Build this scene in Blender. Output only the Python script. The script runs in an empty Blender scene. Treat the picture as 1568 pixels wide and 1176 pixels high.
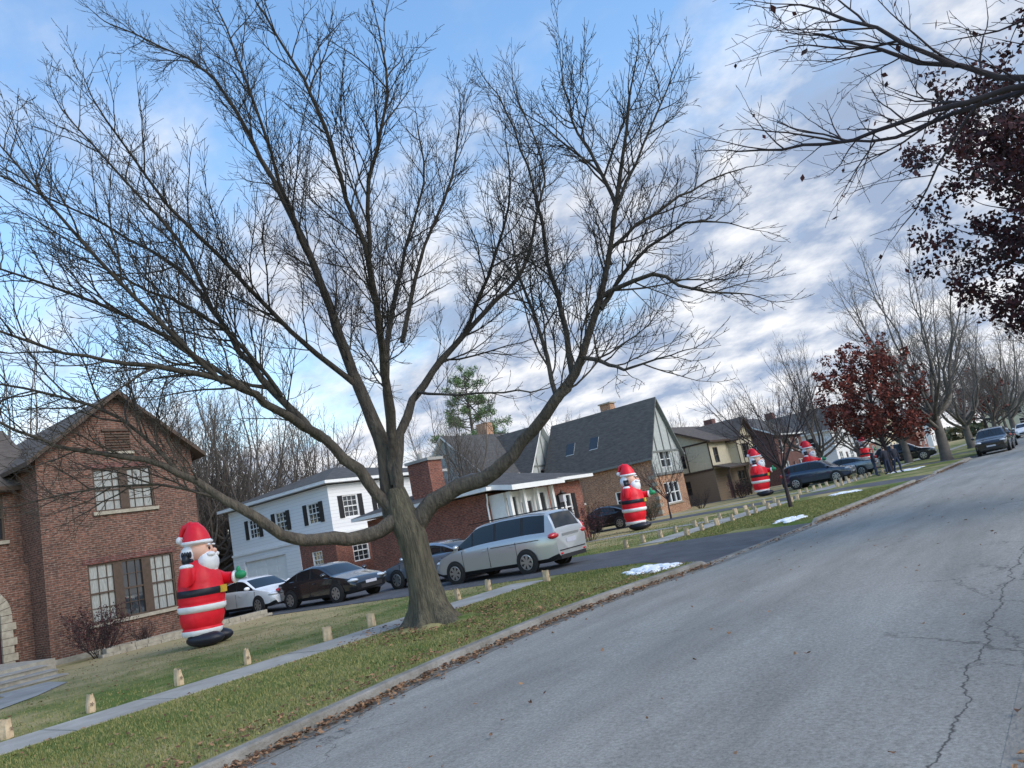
import bpy, math, random
from mathutils import Vector, Matrix
random.seed(11)
R=random.random
def U(a,b): return a+(b-a)*random.random()
S=bpy.context.scene
COL=S.collection
# ------------------------------------------------------------------ materials
def newmat(name):
    m=bpy.data.materials.new(name); m.use_nodes=True
    nt=m.node_tree; return m,nt,nt.nodes['Principled BSDF']
def N(nt,t,**k):
    n=nt.nodes.new(t)
    for a,b in k.items():
        if a in n.inputs: n.inputs[a].default_value=b
        else: setattr(n,a,b)
    return n
def c4(c): return (c[0],c[1],c[2],1)
def mat(name,c,c2=None,scale=4,rough=.8,bump=0,bscale=None,metal=0,spec=.4,coat=0,island=False,stretch=None,zmix=None):
    m,nt,b=newmat(name)
    b.inputs['Roughness'].default_value=rough; b.inputs['Metallic'].default_value=metal
    b.inputs['Specular IOR Level'].default_value=spec; b.inputs['Coat Weight'].default_value=coat
    b.inputs['Base Color'].default_value=c4(c)
    L=nt.links.new
    tc=N(nt,'ShaderNodeTexCoord')
    src=tc.outputs['Object']
    if stretch:
        mp=N(nt,'ShaderNodeMapping'); mp.inputs['Scale'].default_value=stretch; L(src,mp.inputs[0]); src=mp.outputs[0]
    if c2 or bump:
        n=N(nt,'ShaderNodeTexNoise',Scale=scale,Detail=5.,Roughness=.65); L(src,n.inputs['Vector'])
        if c2:
            r=N(nt,'ShaderNodeValToRGB'); r.color_ramp.elements[0].position=.32; r.color_ramp.elements[1].position=.68
            r.color_ramp.elements[0].color=c4(c); r.color_ramp.elements[1].color=c4(c2)
            if island:
                g=N(nt,'ShaderNodeNewGeometry'); mx=N(nt,'ShaderNodeMath',operation='ADD'); 
                m2=N(nt,'ShaderNodeMath',operation='MULTIPLY'); m2.inputs[1].default_value=.6
                m3=N(nt,'ShaderNodeMath',operation='MULTIPLY'); m3.inputs[1].default_value=.45
                L(g.outputs['Random Per Island'],m2.inputs[0]); L(n.outputs['Fac'],m3.inputs[0])
                L(m2.outputs[0],mx.inputs[0]); L(m3.outputs[0],mx.inputs[1]); L(mx.outputs[0],r.inputs[0])
            else: L(n.outputs['Fac'],r.inputs[0])
            L(r.outputs[0],b.inputs['Base Color'])
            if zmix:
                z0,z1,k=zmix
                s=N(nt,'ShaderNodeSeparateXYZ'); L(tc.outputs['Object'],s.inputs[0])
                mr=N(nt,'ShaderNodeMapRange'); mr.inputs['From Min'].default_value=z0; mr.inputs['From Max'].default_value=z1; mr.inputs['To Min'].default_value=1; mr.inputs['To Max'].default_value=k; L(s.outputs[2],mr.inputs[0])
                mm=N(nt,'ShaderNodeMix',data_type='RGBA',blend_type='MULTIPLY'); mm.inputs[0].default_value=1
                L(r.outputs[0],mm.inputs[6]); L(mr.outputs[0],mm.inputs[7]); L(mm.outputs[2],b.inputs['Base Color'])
        if bump:
            n2=n
            if bscale:
                n2=N(nt,'ShaderNodeTexNoise',Scale=bscale,Detail=4.); L(src,n2.inputs['Vector'])
            bp=N(nt,'ShaderNodeBump',Strength=bump,Distance=.05); L(n2.outputs['Fac'],bp.inputs['Height']); L(bp.outputs[0],b.inputs['Normal'])
    return m
def brick(name,c1,c2,mort,bw=.22,rh=.075):
    m,nt,b=newmat(name); L=nt.links.new
    tc=N(nt,'ShaderNodeTexCoord'); s=N(nt,'ShaderNodeSeparateXYZ'); L(tc.outputs['Object'],s.inputs[0])
    a=N(nt,'ShaderNodeMath',operation='ADD'); L(s.outputs[0],a.inputs[0]); L(s.outputs[1],a.inputs[1])
    cb=N(nt,'ShaderNodeCombineXYZ'); L(a.outputs[0],cb.inputs[0]); L(s.outputs[2],cb.inputs[1])
    t=N(nt,'ShaderNodeTexBrick'); t.inputs['Scale'].default_value=1; t.inputs['Brick Width'].default_value=bw; t.inputs['Row Height'].default_value=rh
    t.inputs['Mortar Size'].default_value=.010; t.inputs['Color1'].default_value=c4(c1); t.inputs['Color2'].default_value=c4(c2); t.inputs['Mortar'].default_value=c4(mort)
    L(cb.outputs[0],t.inputs['Vector'])
    n=N(nt,'ShaderNodeTexNoise',Scale=1.3,Detail=5.); L(tc.outputs['Object'],n.inputs['Vector'])
    r=N(nt,'ShaderNodeMapRange'); r.inputs['To Min'].default_value=.6; r.inputs['To Max'].default_value=1.35; L(n.outputs['Fac'],r.inputs[0])
    mp=N(nt,'ShaderNodeMapping'); mp.inputs['Scale'].default_value=(4.5,13.3,1); L(cb.outputs[0],mp.inputs[0])
    nv=N(nt,'ShaderNodeTexNoise',Scale=1.6,Detail=2.); L(mp.outputs[0],nv.inputs['Vector'])
    r3=N(nt,'ShaderNodeMapRange'); r3.inputs['From Min'].default_value=.3; r3.inputs['From Max'].default_value=.7; r3.inputs['To Min'].default_value=.45; r3.inputs['To Max'].default_value=1.6; L(nv.outputs['Fac'],r3.inputs[0])
    mq=N(nt,'ShaderNodeMath',operation='MULTIPLY'); L(r.outputs[0],mq.inputs[0]); L(r3.outputs[0],mq.inputs[1])
    mx=N(nt,'ShaderNodeMix',data_type='RGBA',blend_type='MULTIPLY'); mx.inputs[0].default_value=1
    L(t.outputs['Color'],mx.inputs[6]); L(mq.outputs[0],mx.inputs[7]); L(mx.outputs[2],b.inputs['Base Color'])
    bp=N(nt,'ShaderNodeBump',Strength=.4,Distance=.01); L(t.outputs['Fac'],bp.inputs['Height']); bp.invert=True; L(bp.outputs[0],b.inputs['Normal'])
    b.inputs['Roughness'].default_value=.9
    return m
def siding(name,c,step=.2,dark=.55):
    m,nt,b=newmat(name); L=nt.links.new
    tc=N(nt,'ShaderNodeTexCoord'); s=N(nt,'ShaderNodeSeparateXYZ'); L(tc.outputs['Object'],s.inputs[0])
    d=N(nt,'ShaderNodeMath',operation='DIVIDE'); L(s.outputs[2],d.inputs[0]); d.inputs[1].default_value=step
    fr=N(nt,'ShaderNodeMath',operation='FRACT'); L(d.outputs[0],fr.inputs[0])
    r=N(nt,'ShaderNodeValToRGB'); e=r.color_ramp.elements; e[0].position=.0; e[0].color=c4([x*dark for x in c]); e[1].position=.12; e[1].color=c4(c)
    L(fr.outputs[0],r.inputs[0]); L(r.outputs[0],b.inputs['Base Color']); b.inputs['Roughness'].default_value=.6
    bp=N(nt,'ShaderNodeBump',Strength=.5,Distance=.02); L(fr.outputs[0],bp.inputs['Height']); L(bp.outputs[0],b.inputs['Normal'])
    return m
M={}
M['brickA']=brick('brown_brick',(.175,.072,.046),(.092,.041,.031),(.17,.14,.115))
M['brickB']=brick('red_brick',(.26,.08,.046),(.165,.052,.035),(.18,.13,.11))
M['brickC']=brick('orange_brick',(.48,.24,.125),(.33,.15,.078),(.34,.28,.22))
M['brickD']=brick('dark_red_brick',(.15,.05,.04),(.10,.035,.03),(.13,.10,.09))
M['stone']=mat('limestone',(.42,.38,.31),(.27,.24,.19),6,.85,.3)
M['white']=mat('white_paint',(.8,.8,.78),(.72,.72,.7),3,.5)
M['wsid']=siding('white_siding',(.8,.8,.8),.2)
M['tan']=mat('cream_stucco',(.64,.57,.42),(.54,.47,.33),5,.9,.2)
M['gstuc']=mat('grey_stucco',(.45,.47,.45),(.37,.39,.38),5,.9,.2)
M['timber']=mat('timber_trim',(.2,.21,.2),(.14,.15,.14),8,.8)
M['brown']=mat('brown_wood_trim',(.09,.058,.042),(.06,.04,.028),8,.7)
M['bsid']=siding('brown_siding',(.22,.16,.11),.2)
M['roofD']=mat('dark_shingles',(.05,.048,.047),(.105,.10,.095),2.5,.9,.6,30,stretch=(1,1,4))
M['roofB']=mat('brown_shingles',(.07,.057,.048),(.13,.108,.092),2.5,.9,.6,30,stretch=(1,1,4))
M['glass']=mat('window_glass',(.025,.03,.035),None,rough=.04,spec=.9)
M['curt']=mat('curtain_behind_glass',(.38,.39,.37),(.19,.2,.19),10,.12,spec=.9,stretch=(6,6,.5))
M['black']=mat('black_metal',(.015,.015,.017),None,rough=.45)
M['conc']=mat('concrete',(.38,.365,.335),(.24,.23,.21),1.1,.9,.3,40)
M['kerbc']=mat('weathered_kerb_concrete',(.29,.275,.25),(.14,.13,.11),2.2,.95,.5,30)
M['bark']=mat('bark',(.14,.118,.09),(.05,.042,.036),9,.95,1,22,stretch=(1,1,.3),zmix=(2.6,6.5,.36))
M['barkT']=mat('twig_bark',(.05,.036,.038),(.026,.02,.023),3,.9)
M['barkF']=mat('far_bark',(.14,.117,.095),(.07,.058,.052),2,.95)
M['barkG']=mat('grey_bark',(.17,.15,.13),(.09,.078,.07),2,.95)
M['leafR']=mat('russet_leaves',(.23,.052,.034),(.075,.02,.016),2,.8,island=True)
M['leafP']=mat('purple_leaves',(.09,.026,.03),(.028,.012,.015),2,.8,island=True)
M['leafB']=mat('dry_leaves',(.32,.18,.095),(.10,.05,.027),3,.9,island=True)
M['hedge']=mat('hedge_leaves',(.05,.075,.03),(.13,.11,.06),2,.8,island=True)
M['needle']=mat('pine_needles',(.045,.11,.035),(.16,.23,.09),2,.8,island=True)
M['blade']=mat('grass_blades',(.085,.13,.03),(.27,.245,.09),.5,.8,island=True)
M['snow']=mat('snow',(.85,.87,.9),(.7,.74,.8),8,.6,.4)
M['bag']=mat('paper_bag',(.62,.48,.32),(.45,.33,.21),9,.9,.5)
M['bagd']=mat('bag_cutout',(.16,.11,.07),None)
M['vsilver']=mat('silver_paint',(.5,.52,.53),None,rough=.28,metal=.55,coat=.6)
M['vgrey']=mat('grey_paint',(.2,.24,.29),None,rough=.25,metal=.5,coat=.8)
M['vdark']=mat('dark_paint',(.02,.022,.026),None,rough=.15,metal=.3,coat=1)
M['vblue']=mat('dark_blue_paint',(.03,.05,.09),None,rough=.15,metal=.3,coat=1)
M['vwhite']=mat('white_car_paint',(.75,.76,.78),None,rough=.25,coat=.8)
M['cglass']=mat('car_glass',(.012,.015,.018),None,rough=.05,spec=.6)
M['tire']=mat('tire_rubber',(.018,.018,.018),(.03,.03,.03),20,.85)
M['rim']=mat('alloy_rim',(.42,.43,.45),None,rough=.3,metal=.8)
M['plast']=mat('black_plastic',(.02,.02,.022),None,rough=.55)
M['tail']=mat('tail_light',(.5,.015,.015),None,rough=.12,coat=1)
M['head']=mat('headlight',(.6,.63,.66),None,rough=.08,coat=1)
M['plate']=mat('licence_plate',(.55,.57,.6),(.4,.4,.5),40,.5)
M['sred']=mat('santa_red_nylon',(.80,.012,.03),(.66,.01,.024),3,.45,.5,2.6)
M['swhite']=mat('santa_white_nylon',(.84,.84,.86),(.76,.77,.8),3,.5,.5,3)
M['sblack']=mat('santa_black_nylon',(.012,.014,.025),None,rough=.4)
M['sskin']=mat('santa_skin_nylon',(.78,.45,.33),None,rough=.5)
M['sgreen']=mat('santa_green_mitten',(.02,.28,.12),None,rough=.5)
M['sgold']=mat('santa_buckle',(.7,.45,.05),None,rough=.5)
M['jacket']=mat('dark_jacket',(.02,.022,.035),(.035,.035,.05),10,.9)
M['jeans']=mat('dark_jeans',(.02,.03,.06),(.03,.04,.08),10,.9)
M['skin']=mat('skin',(.5,.3,.22),None,rough=.6)
M['hair']=mat('hair',(.03,.02,.015),None,rough=.7)
M['flagr']=mat('flag_red',(.5,.02,.03),None); M['flagb']=mat('flag_blue',(.02,.04,.2),None)
M['door']=mat('dark_door',(.06,.02,.025),(.04,.015,.018),5,.4)
# ------------------------------------------------------------------ mesh builder
class MB:
    def __init__(s): s.v=[];s.f=[];s.m=[];s.k=[]
    def mi(s,m):
        if m not in s.k: s.k.append(m)
        return s.k.index(m)
    def poly(s,pts,m):
        i=len(s.v); s.v+=[tuple(p) for p in pts]; s.f.append(tuple(range(i,i+len(pts)))); s.m.append(s.mi(m))
    def hexa(s,p,m):
        i=len(s.v); s.v+=[tuple(q) for q in p]; k=s.mi(m)
        for a in ((3,2,1,0),(4,5,6,7),(0,1,5,4),(1,2,6,5),(2,3,7,6),(3,0,4,7)):
            s.f.append(tuple(i+j for j in a)); s.m.append(k)
    def box(s,x0,x1,y0,y1,z0,z1,m):
        s.hexa([(x0,y0,z0),(x1,y0,z0),(x1,y1,z0),(x0,y1,z0),(x0,y0,z1),(x1,y0,z1),(x1,y1,z1),(x0,y1,z1)],m)
    def slab(s,p,t,m,me=None):
        me=me or m; d=Vector((0,0,-t)); q=[Vector(a) for a in p]; w=[a+d for a in q]
        s.poly(q,m); s.poly(w[::-1],me)
        n=len(q)
        for i in range(n): s.poly([q[i],w[i],w[(i+1)%n],q[(i+1)%n]],me)
    def ell(s,c,r,m,nu=16,nv=9,mx=None):
        i=len(s.v);k=s.mi(m)
        for a in range(nv+1):
            t=math.pi*a/nv
            for b in range(nu):
                ph=2*math.pi*b/nu
                p=Vector((r[0]*math.sin(t)*math.cos(ph),r[1]*math.sin(t)*math.sin(ph),r[2]*math.cos(t)))
                if mx: p=mx@p
                s.v.append((c[0]+p.x,c[1]+p.y,c[2]+p.z))
        for a in range(nv):
            for b in range(nu):
                s.f.append((i+a*nu+b,i+(a+1)*nu+b,i+(a+1)*nu+(b+1)%nu,i+a*nu+(b+1)%nu)); s.m.append(k)
    def tube(s,pts,rad,sides,m,cap=True):
        pts=[Vector(p) for p in pts]; i=len(s.v);k=s.mi(m); n=len(pts)
        d=(pts[-1]-pts[0]).normalized(); ref=Vector((1,0,0)) if abs(d.x)<.6 else Vector((0,1,0)) if abs(d.y)<.7 else Vector((0,0,1))
        for a in range(n):
            t=(pts[min(a+1,n-1)]-pts[max(a-1,0)]).normalized()
            e=t.cross(ref).normalized(); g=t.cross(e)
            for b in range(sides):
                ph=2*math.pi*b/sides
                s.v.append(tuple(pts[a]+(e*math.cos(ph)+g*math.sin(ph))*rad[a]))
        for a in range(n-1):
            for b in range(sides):
                s.f.append((i+a*sides+b,i+a*sides+(b+1)%sides,i+(a+1)*sides+(b+1)%sides,i+(a+1)*sides+b)); s.m.append(k)
        if cap:
            s.f.append(tuple(i+b for b in range(sides))); s.m.append(k)
            s.f.append(tuple(i+(n-1)*sides+b for b in range(sides))); s.m.append(k)
    def mesh(s,name,smooth=False):
        me=bpy.data.meshes.new(name); me.from_pydata(s.v,[],s.f)
        for m in s.k: me.materials.append(M[m] if isinstance(m,str) else m)
        me.polygons.foreach_set('material_index',s.m)
        if smooth: me.polygons.foreach_set('use_smooth',[True]*len(s.f))
        me.update(); return me
    def build(s,name,parent=None,smooth=False,loc=(0,0,0),split=False):
        o=bpy.data.objects.new(name,s.mesh(name,smooth)); COL.objects.link(o); o.location=loc
        if parent: o.parent=parent
        if split:
            e=o.modifiers.new('es','EDGE_SPLIT'); e.split_angle=math.radians(38)
        return o
def empty(name,loc=(0,0,0),rz=0):
    o=bpy.data.objects.new(name,None); COL.objects.link(o); o.location=loc; o.rotation_euler=(0,0,rz); o.empty_display_size=.3; return o
# ------------------------------------------------------------------ terrain
def interp(x,T):
    if x<=T[0][0]: return T[0][1]
    for (a,b),(c,d) in zip(T,T[1:]):
        if x<=c: return b+(d-b)*(x-a)/(c-a)
    return T[-1][1]
CT=[(-80,-6.9),(-5,-6.9),(2,-7.1),(4,-7.3),(6,-7.65),(8,-7.95),(10,-8.1),(12,-8.1),(14,-7.85),(16,-7.5),(19,-7.25),(24,-7.05),(37,-6.7),(75,-6.2),(400,-6.2)]
def cx(y): return (interp(y-1,CT)+interp(y,CT)+interp(y+1,CT))/3
DR=[(16.4,23.6),(38.5,43.5),(57,61),(70,74),(88,92)]
def indr(y): return any(a<=y<=b for a,b in DR)
ys=[-80,-40,-20,-10,-5]+[i*.5 for i in range(-4,100)]+list(range(50,110,2))+[120,140,170,210,260,340,450,700,1100]
for a,b in DR: ys+=[a-.25,a,b,b+.25]
ys=sorted(set(ys))
def gz(x,y):
    z=interp(x,[(-60,.55),(-36,.5),(-28,.15),(-9.6,.15)])
    if x>-9.6:
        c=cx(y)-.15; bz=.015 if indr(y) else .125
        z=.15+(bz-.15)*min(1,max(0,(x+9.6)/(c+9.6)))
    return z
RX=-.45
gm,gnt,gb=newmat('grass_ground'); L=gnt.links.new
tc=N(gnt,'ShaderNodeTexCoord'); n1=N(gnt,'ShaderNodeTexNoise',Scale=.35,Detail=6.,Roughness=.7); n2=N(gnt,'ShaderNodeTexNoise',Scale=9.,Detail=6.,Roughness=.8)
L(tc.outputs['Object'],n1.inputs['Vector']); L(tc.outputs['Object'],n2.inputs['Vector'])
sx=N(gnt,'ShaderNodeSeparateXYZ'); L(tc.outputs['Object'],sx.inputs[0])
mr=N(gnt,'ShaderNodeMapRange'); mr.inputs['From Min'].default_value=-15; mr.inputs['From Max'].default_value=-22; mr.inputs['To Max'].default_value=.18; L(sx.outputs[0],mr.inputs[0])
ad=N(gnt,'ShaderNodeMath',operation='ADD'); L(n1.outputs['Fac'],ad.inputs[0]); L(mr.outputs[0],ad.inputs[1])
r1=N(gnt,'ShaderNodeValToRGB'); e=r1.color_ramp.elements; e[0].position=.42; e[0].color=(.095,.138,.036,1); e[1].position=.68; e[1].color=(.39,.31,.165,1)
r2=N(gnt,'ShaderNodeMapRange'); r2.inputs['To Min'].default_value=.5; r2.inputs['To Max'].default_value=1.5
L(ad.outputs[0],r1.inputs[0]); L(n2.outputs['Fac'],r2.inputs[0])
mx=N(gnt,'ShaderNodeMix',data_type='RGBA',blend_type='MULTIPLY'); mx.inputs[0].default_value=1
L(r1.outputs[0],mx.inputs[6]); L(r2.outputs[0],mx.inputs[7]); L(mx.outputs[2],gb.inputs['Base Color']); gb.inputs['Roughness'].default_value=.95; gb.inputs['Specular IOR Level'].default_value=.1
bp=N(gnt,'ShaderNodeBump',Strength=.6,Distance=.05); L(n2.outputs['Fac'],bp.inputs['Height']); L(bp.outputs[0],gb.inputs['Normal'])
M['grass']=gm
g=MB(); prof=[]
for y in ys:
    c=cx(y)-.15
    xs=[-900,-60,-36,-28,-18,-9.6,c,c+.01,RX+.14,RX+.15,6,900]
    row=[]
    for i,x in enumerate(xs):
        if i<=6: z=gz(x,y)
        elif i in(7,8): z=-.12
        else: z=.125
        row.append((x,y,z))
    prof.append(row)
k=len(prof[0]); g.mi('grass')
for row in prof: g.v+=row
for i in range(len(prof)-1):
    for j in range(k-1): g.f.append((i*k+j,i*k+j+1,(i+1)*k+j+1,(i+1)*k+j)); g.m.append(0)
g.build('ground')
# road
rm,nt,b=newmat('asphalt'); L=nt.links.new
tc=N(nt,'ShaderNodeTexCoord'); O=tc.outputs['Object']
na=N(nt,'ShaderNodeTexNoise',Scale=.6,Detail=6.,Roughness=.65); nb=N(nt,'ShaderNodeTexNoise',Scale=30.,Detail=8.,Roughness=.9)
mpp=N(nt,'ShaderNodeMapping'); mpp.inputs['Scale'].default_value=(1.6,.3,1); L(O,mpp.inputs[0]); L(mpp.outputs[0],na.inputs['Vector']); L(O,nb.inputs['Vector'])
ra=N(nt,'ShaderNodeValToRGB'); e=ra.color_ramp.elements; e[0].position=.3; e[0].color=(.195,.19,.172,1); e[1].position=.7; e[1].color=(.325,.315,.288,1); L(na.outputs['Fac'],ra.inputs[0])
rb=N(nt,'ShaderNodeMapRange'); rb.inputs['From Min'].default_value=.32; rb.inputs['From Max'].default_value=.68; rb.inputs['To Min'].default_value=.4; rb.inputs['To Max'].default_value=1.6; L(nb.outputs['Fac'],rb.inputs[0])
m1=N(nt,'ShaderNodeMix',data_type='RGBA',blend_type='MULTIPLY'); m1.inputs[0].default_value=1; L(ra.outputs[0],m1.inputs[6]); L(rb.outputs[0],m1.inputs[7])
nw=N(nt,'ShaderNodeTexNoise',Scale=1.2,Detail=5.,Roughness=.7); L(O,nw.inputs['Vector'])
va=N(nt,'ShaderNodeVectorMath',operation='MULTIPLY_ADD'); va.inputs[1].default_value=(1.1,1.1,0); L(nw.outputs['Color'],va.inputs[0]); L(O,va.inputs[2])
vo=N(nt,'ShaderNodeTexVoronoi',feature='DISTANCE_TO_EDGE',Scale=.4); L(va.outputs[0],vo.inputs['Vector'])
rc=N(nt,'ShaderNodeValToRGB'); e=rc.color_ramp.elements; e[0].position=.001; e[0].color=(.75,.75,.75,1); e[1].position=.0065; e[1].color=(0,0,0,1); L(vo.outputs['Distance'],rc.inputs[0])
nm=N(nt,'ShaderNodeTexNoise',Scale=.35,Detail=2.); L(O,nm.inputs['Vector'])
sx=N(nt,'ShaderNodeSeparateXYZ'); L(O,sx.inputs[0])
eb=N(nt,'ShaderNodeMapRange'); eb.inputs['From Min'].default_value=-2.4; eb.inputs['From Max'].default_value=-1.0; eb.inputs['To Max'].default_value=.17; L(sx.outputs[0],eb.inputs[0])
aa=N(nt,'ShaderNodeMath',operation='ADD'); L(nm.outputs['Fac'],aa.inputs[0]); L(eb.outputs[0],aa.inputs[1])
rmm=N(nt,'ShaderNodeMapRange'); rmm.inputs['From Min'].default_value=.54; rmm.inputs['From Max'].default_value=.65; L(aa.outputs[0],rmm.inputs[0])
mm=N(nt,'ShaderNodeMath',operation='MULTIPLY'); L(rc.outputs[0],mm.inputs[0]); L(rmm.outputs[0],mm.inputs[1])
sw2=N(nt,'ShaderNodeSeparateColor'); L(nw.outputs['Color'],sw2.inputs[0])
e1=N(nt,'ShaderNodeMath',operation='MULTIPLY_ADD'); L(sw2.outputs[0],e1.inputs[0]); e1.inputs[1].default_value=.4; L(sx.outputs[0],e1.inputs[2])
e2=N(nt,'ShaderNodeMath',operation='ADD'); L(e1.outputs[0],e2.inputs[0]); e2.inputs[1].default_value=.98
e3=N(nt,'ShaderNodeMath',operation='ABSOLUTE'); L(e2.outputs[0],e3.inputs[0])
e4=N(nt,'ShaderNodeMapRange'); e4.inputs['From Min'].default_value=.003; e4.inputs['From Max'].default_value=.014; e4.inputs['To Min'].default_value=.9; e4.inputs['To Max'].default_value=0; L(e3.outputs[0],e4.inputs[0])
mxx=N(nt,'ShaderNodeMath',operation='MAXIMUM'); L(mm.outputs[0],mxx.inputs[0]); L(e4.outputs[0],mxx.inputs[1])
m2=N(nt,'ShaderNodeMix',data_type='RGBA'); L(mxx.outputs[0],m2.inputs[0]); L(m1.outputs[2],m2.inputs[6]); m2.inputs[7].default_value=(.06,.055,.05,1)
L(m2.outputs[2],b.inputs['Base Color']); b.inputs['Roughness'].default_value=.85; b.inputs['Specular IOR Level'].default_value=.25
bp=N(nt,'ShaderNodeBump',Strength=.6,Distance=.02); L(nb.outputs['Fac'],bp.inputs['Height']); L(bp.outputs[0],b.inputs['Normal'])
M['asphalt']=rm
M['drive']=mat('driveway_asphalt',(.06,.062,.068),(.105,.108,.115),1.2,.85,.4,40)
r=MB()
def strip(mb,fa,fb,m,n=1,yy=ys):
    rows=[]
    for y in yy:
        a=fa(y);c=fb(y); rows.append([(a[0]+(c[0]-a[0])*i/n,y,a[1]+(c[1]-a[1])*i/n) for i in range(n+1)])
    for p,q in zip(rows,rows[1:]):
        for i in range(n): mb.poly([p[i],p[i+1],q[i+1],q[i]],m)
strip(r,lambda y:(cx(y)+.3,.0),lambda y:((cx(y)+RX)/2,.07),'asphalt')
strip(r,lambda y:((cx(y)+RX)/2,.07),lambda y:(RX-.35,.0),'asphalt')
r.build('road')
kb=MB()
def kz(y): return .03 if indr(y) else .13
strip(kb,lambda y:(cx(y)-.14,kz(y)+.004),lambda y:(cx(y)-.02,kz(y)),'kerbc')
strip(kb,lambda y:(cx(y)-.02,kz(y)),lambda y:(cx(y),kz(y)-.02),'kerbc')
strip(kb,lambda y:(cx(y),kz(y)-.02),lambda y:(cx(y)+.03,-.012),'kerbc')
strip(kb,lambda y:(cx(y)+.03,-.012),lambda y:(cx(y)+.3,.004),'kerbc')
kb.build('kerb')
kb=MB()
strip(kb,lambda y:(RX-.4,.004),lambda y:(RX,-.012),'kerbc')
strip(kb,lambda y:(RX,-.012),lambda y:(RX+.03,.11),'kerbc')
strip(kb,lambda y:(RX+.03,.11),lambda y:(RX+.16,.13),'kerbc')
kb.build('kerb')
sw=MB(); y=-30.
while y<220:
    y2=y+1.45
    if not any(a-.1<(y+.7)<b+.1 for a,b in DR):
        d=U(-.004,.006)
        sw.slab([(-13.25,y+.012,.165+d),(-12.05,y+.012,.165+d),(-12.05,y2-.012,.165+d),(-13.25,y2-.012,.165+d)],.05,'conc')
    y=y2
sw.build('sidewalk')
dv=MB()
def sheet(mb,x0,x1,y0,y1,m,dz=.009):
    bx=sorted({x0,x1,*[q for q in(-36,-28,-18,-9.6) if x0<q<x1]})
    for a,c in zip(bx,bx[1:]): mb.poly([(a,y0,gz(a,10)+dz),(c,y0,gz(c,10)+dz),(c,y1,gz(c,10)+dz),(a,y1,gz(a,10)+dz)],m)
for i,(a,b_) in enumerate(DR):
    for q in range(8):
        y0=a+(b_-a)*q/8; y1=a+(b_-a)*(q+1)/8
        f=lambda y:(a+.9+(y-a)*(b_-a-1.8)/(b_-a))
        dv.poly([(-9.6,f(y0),.159),(cx(y0)-.15,y0,.035),(cx(y1)-.15,y1,.035),(-9.6,f(y1),.159)],'drive')
    sheet(dv,-33 if i else -24,-9.6,a+.9,b_-.9,'drive')
sheet(dv,-48,-17,17.1,25.5,'drive',.014); sheet(dv,-46,-35.5,25.5,28.3,'drive',.014)
dv.build('driveway')
pts_path=[(-22.1,7.6),(-20.6,7.45),(-19.4,6.4),(-18.2,4.9),(-17.2,2.8),(-16.8,0),(-16.8,-6)]
pw=MB(); pts=pts_path
PE=[]
for i,(x0,y0) in enumerate(pts):
    a=Vector(pts[max(0,i-1)]);b=Vector(pts[min(len(pts)-1,i+1)]); d=(b-a).normalized(); n_=Vector((-d.y,d.x))*.62
    PE.append(((x0+n_.x,y0+n_.y,.164),(x0-n_.x,y0-n_.y,.164)))
for p,q in zip(PE,PE[1:]): pw.poly([p[0],p[1],q[1],q[0]],'conc')
sheet(pw,-24,-13.3,31.0,32.1,'conc',.012); sheet(pw,-25,-13.3,46.5,47.6,'conc',.012)
pw.build('garden_path')
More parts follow.
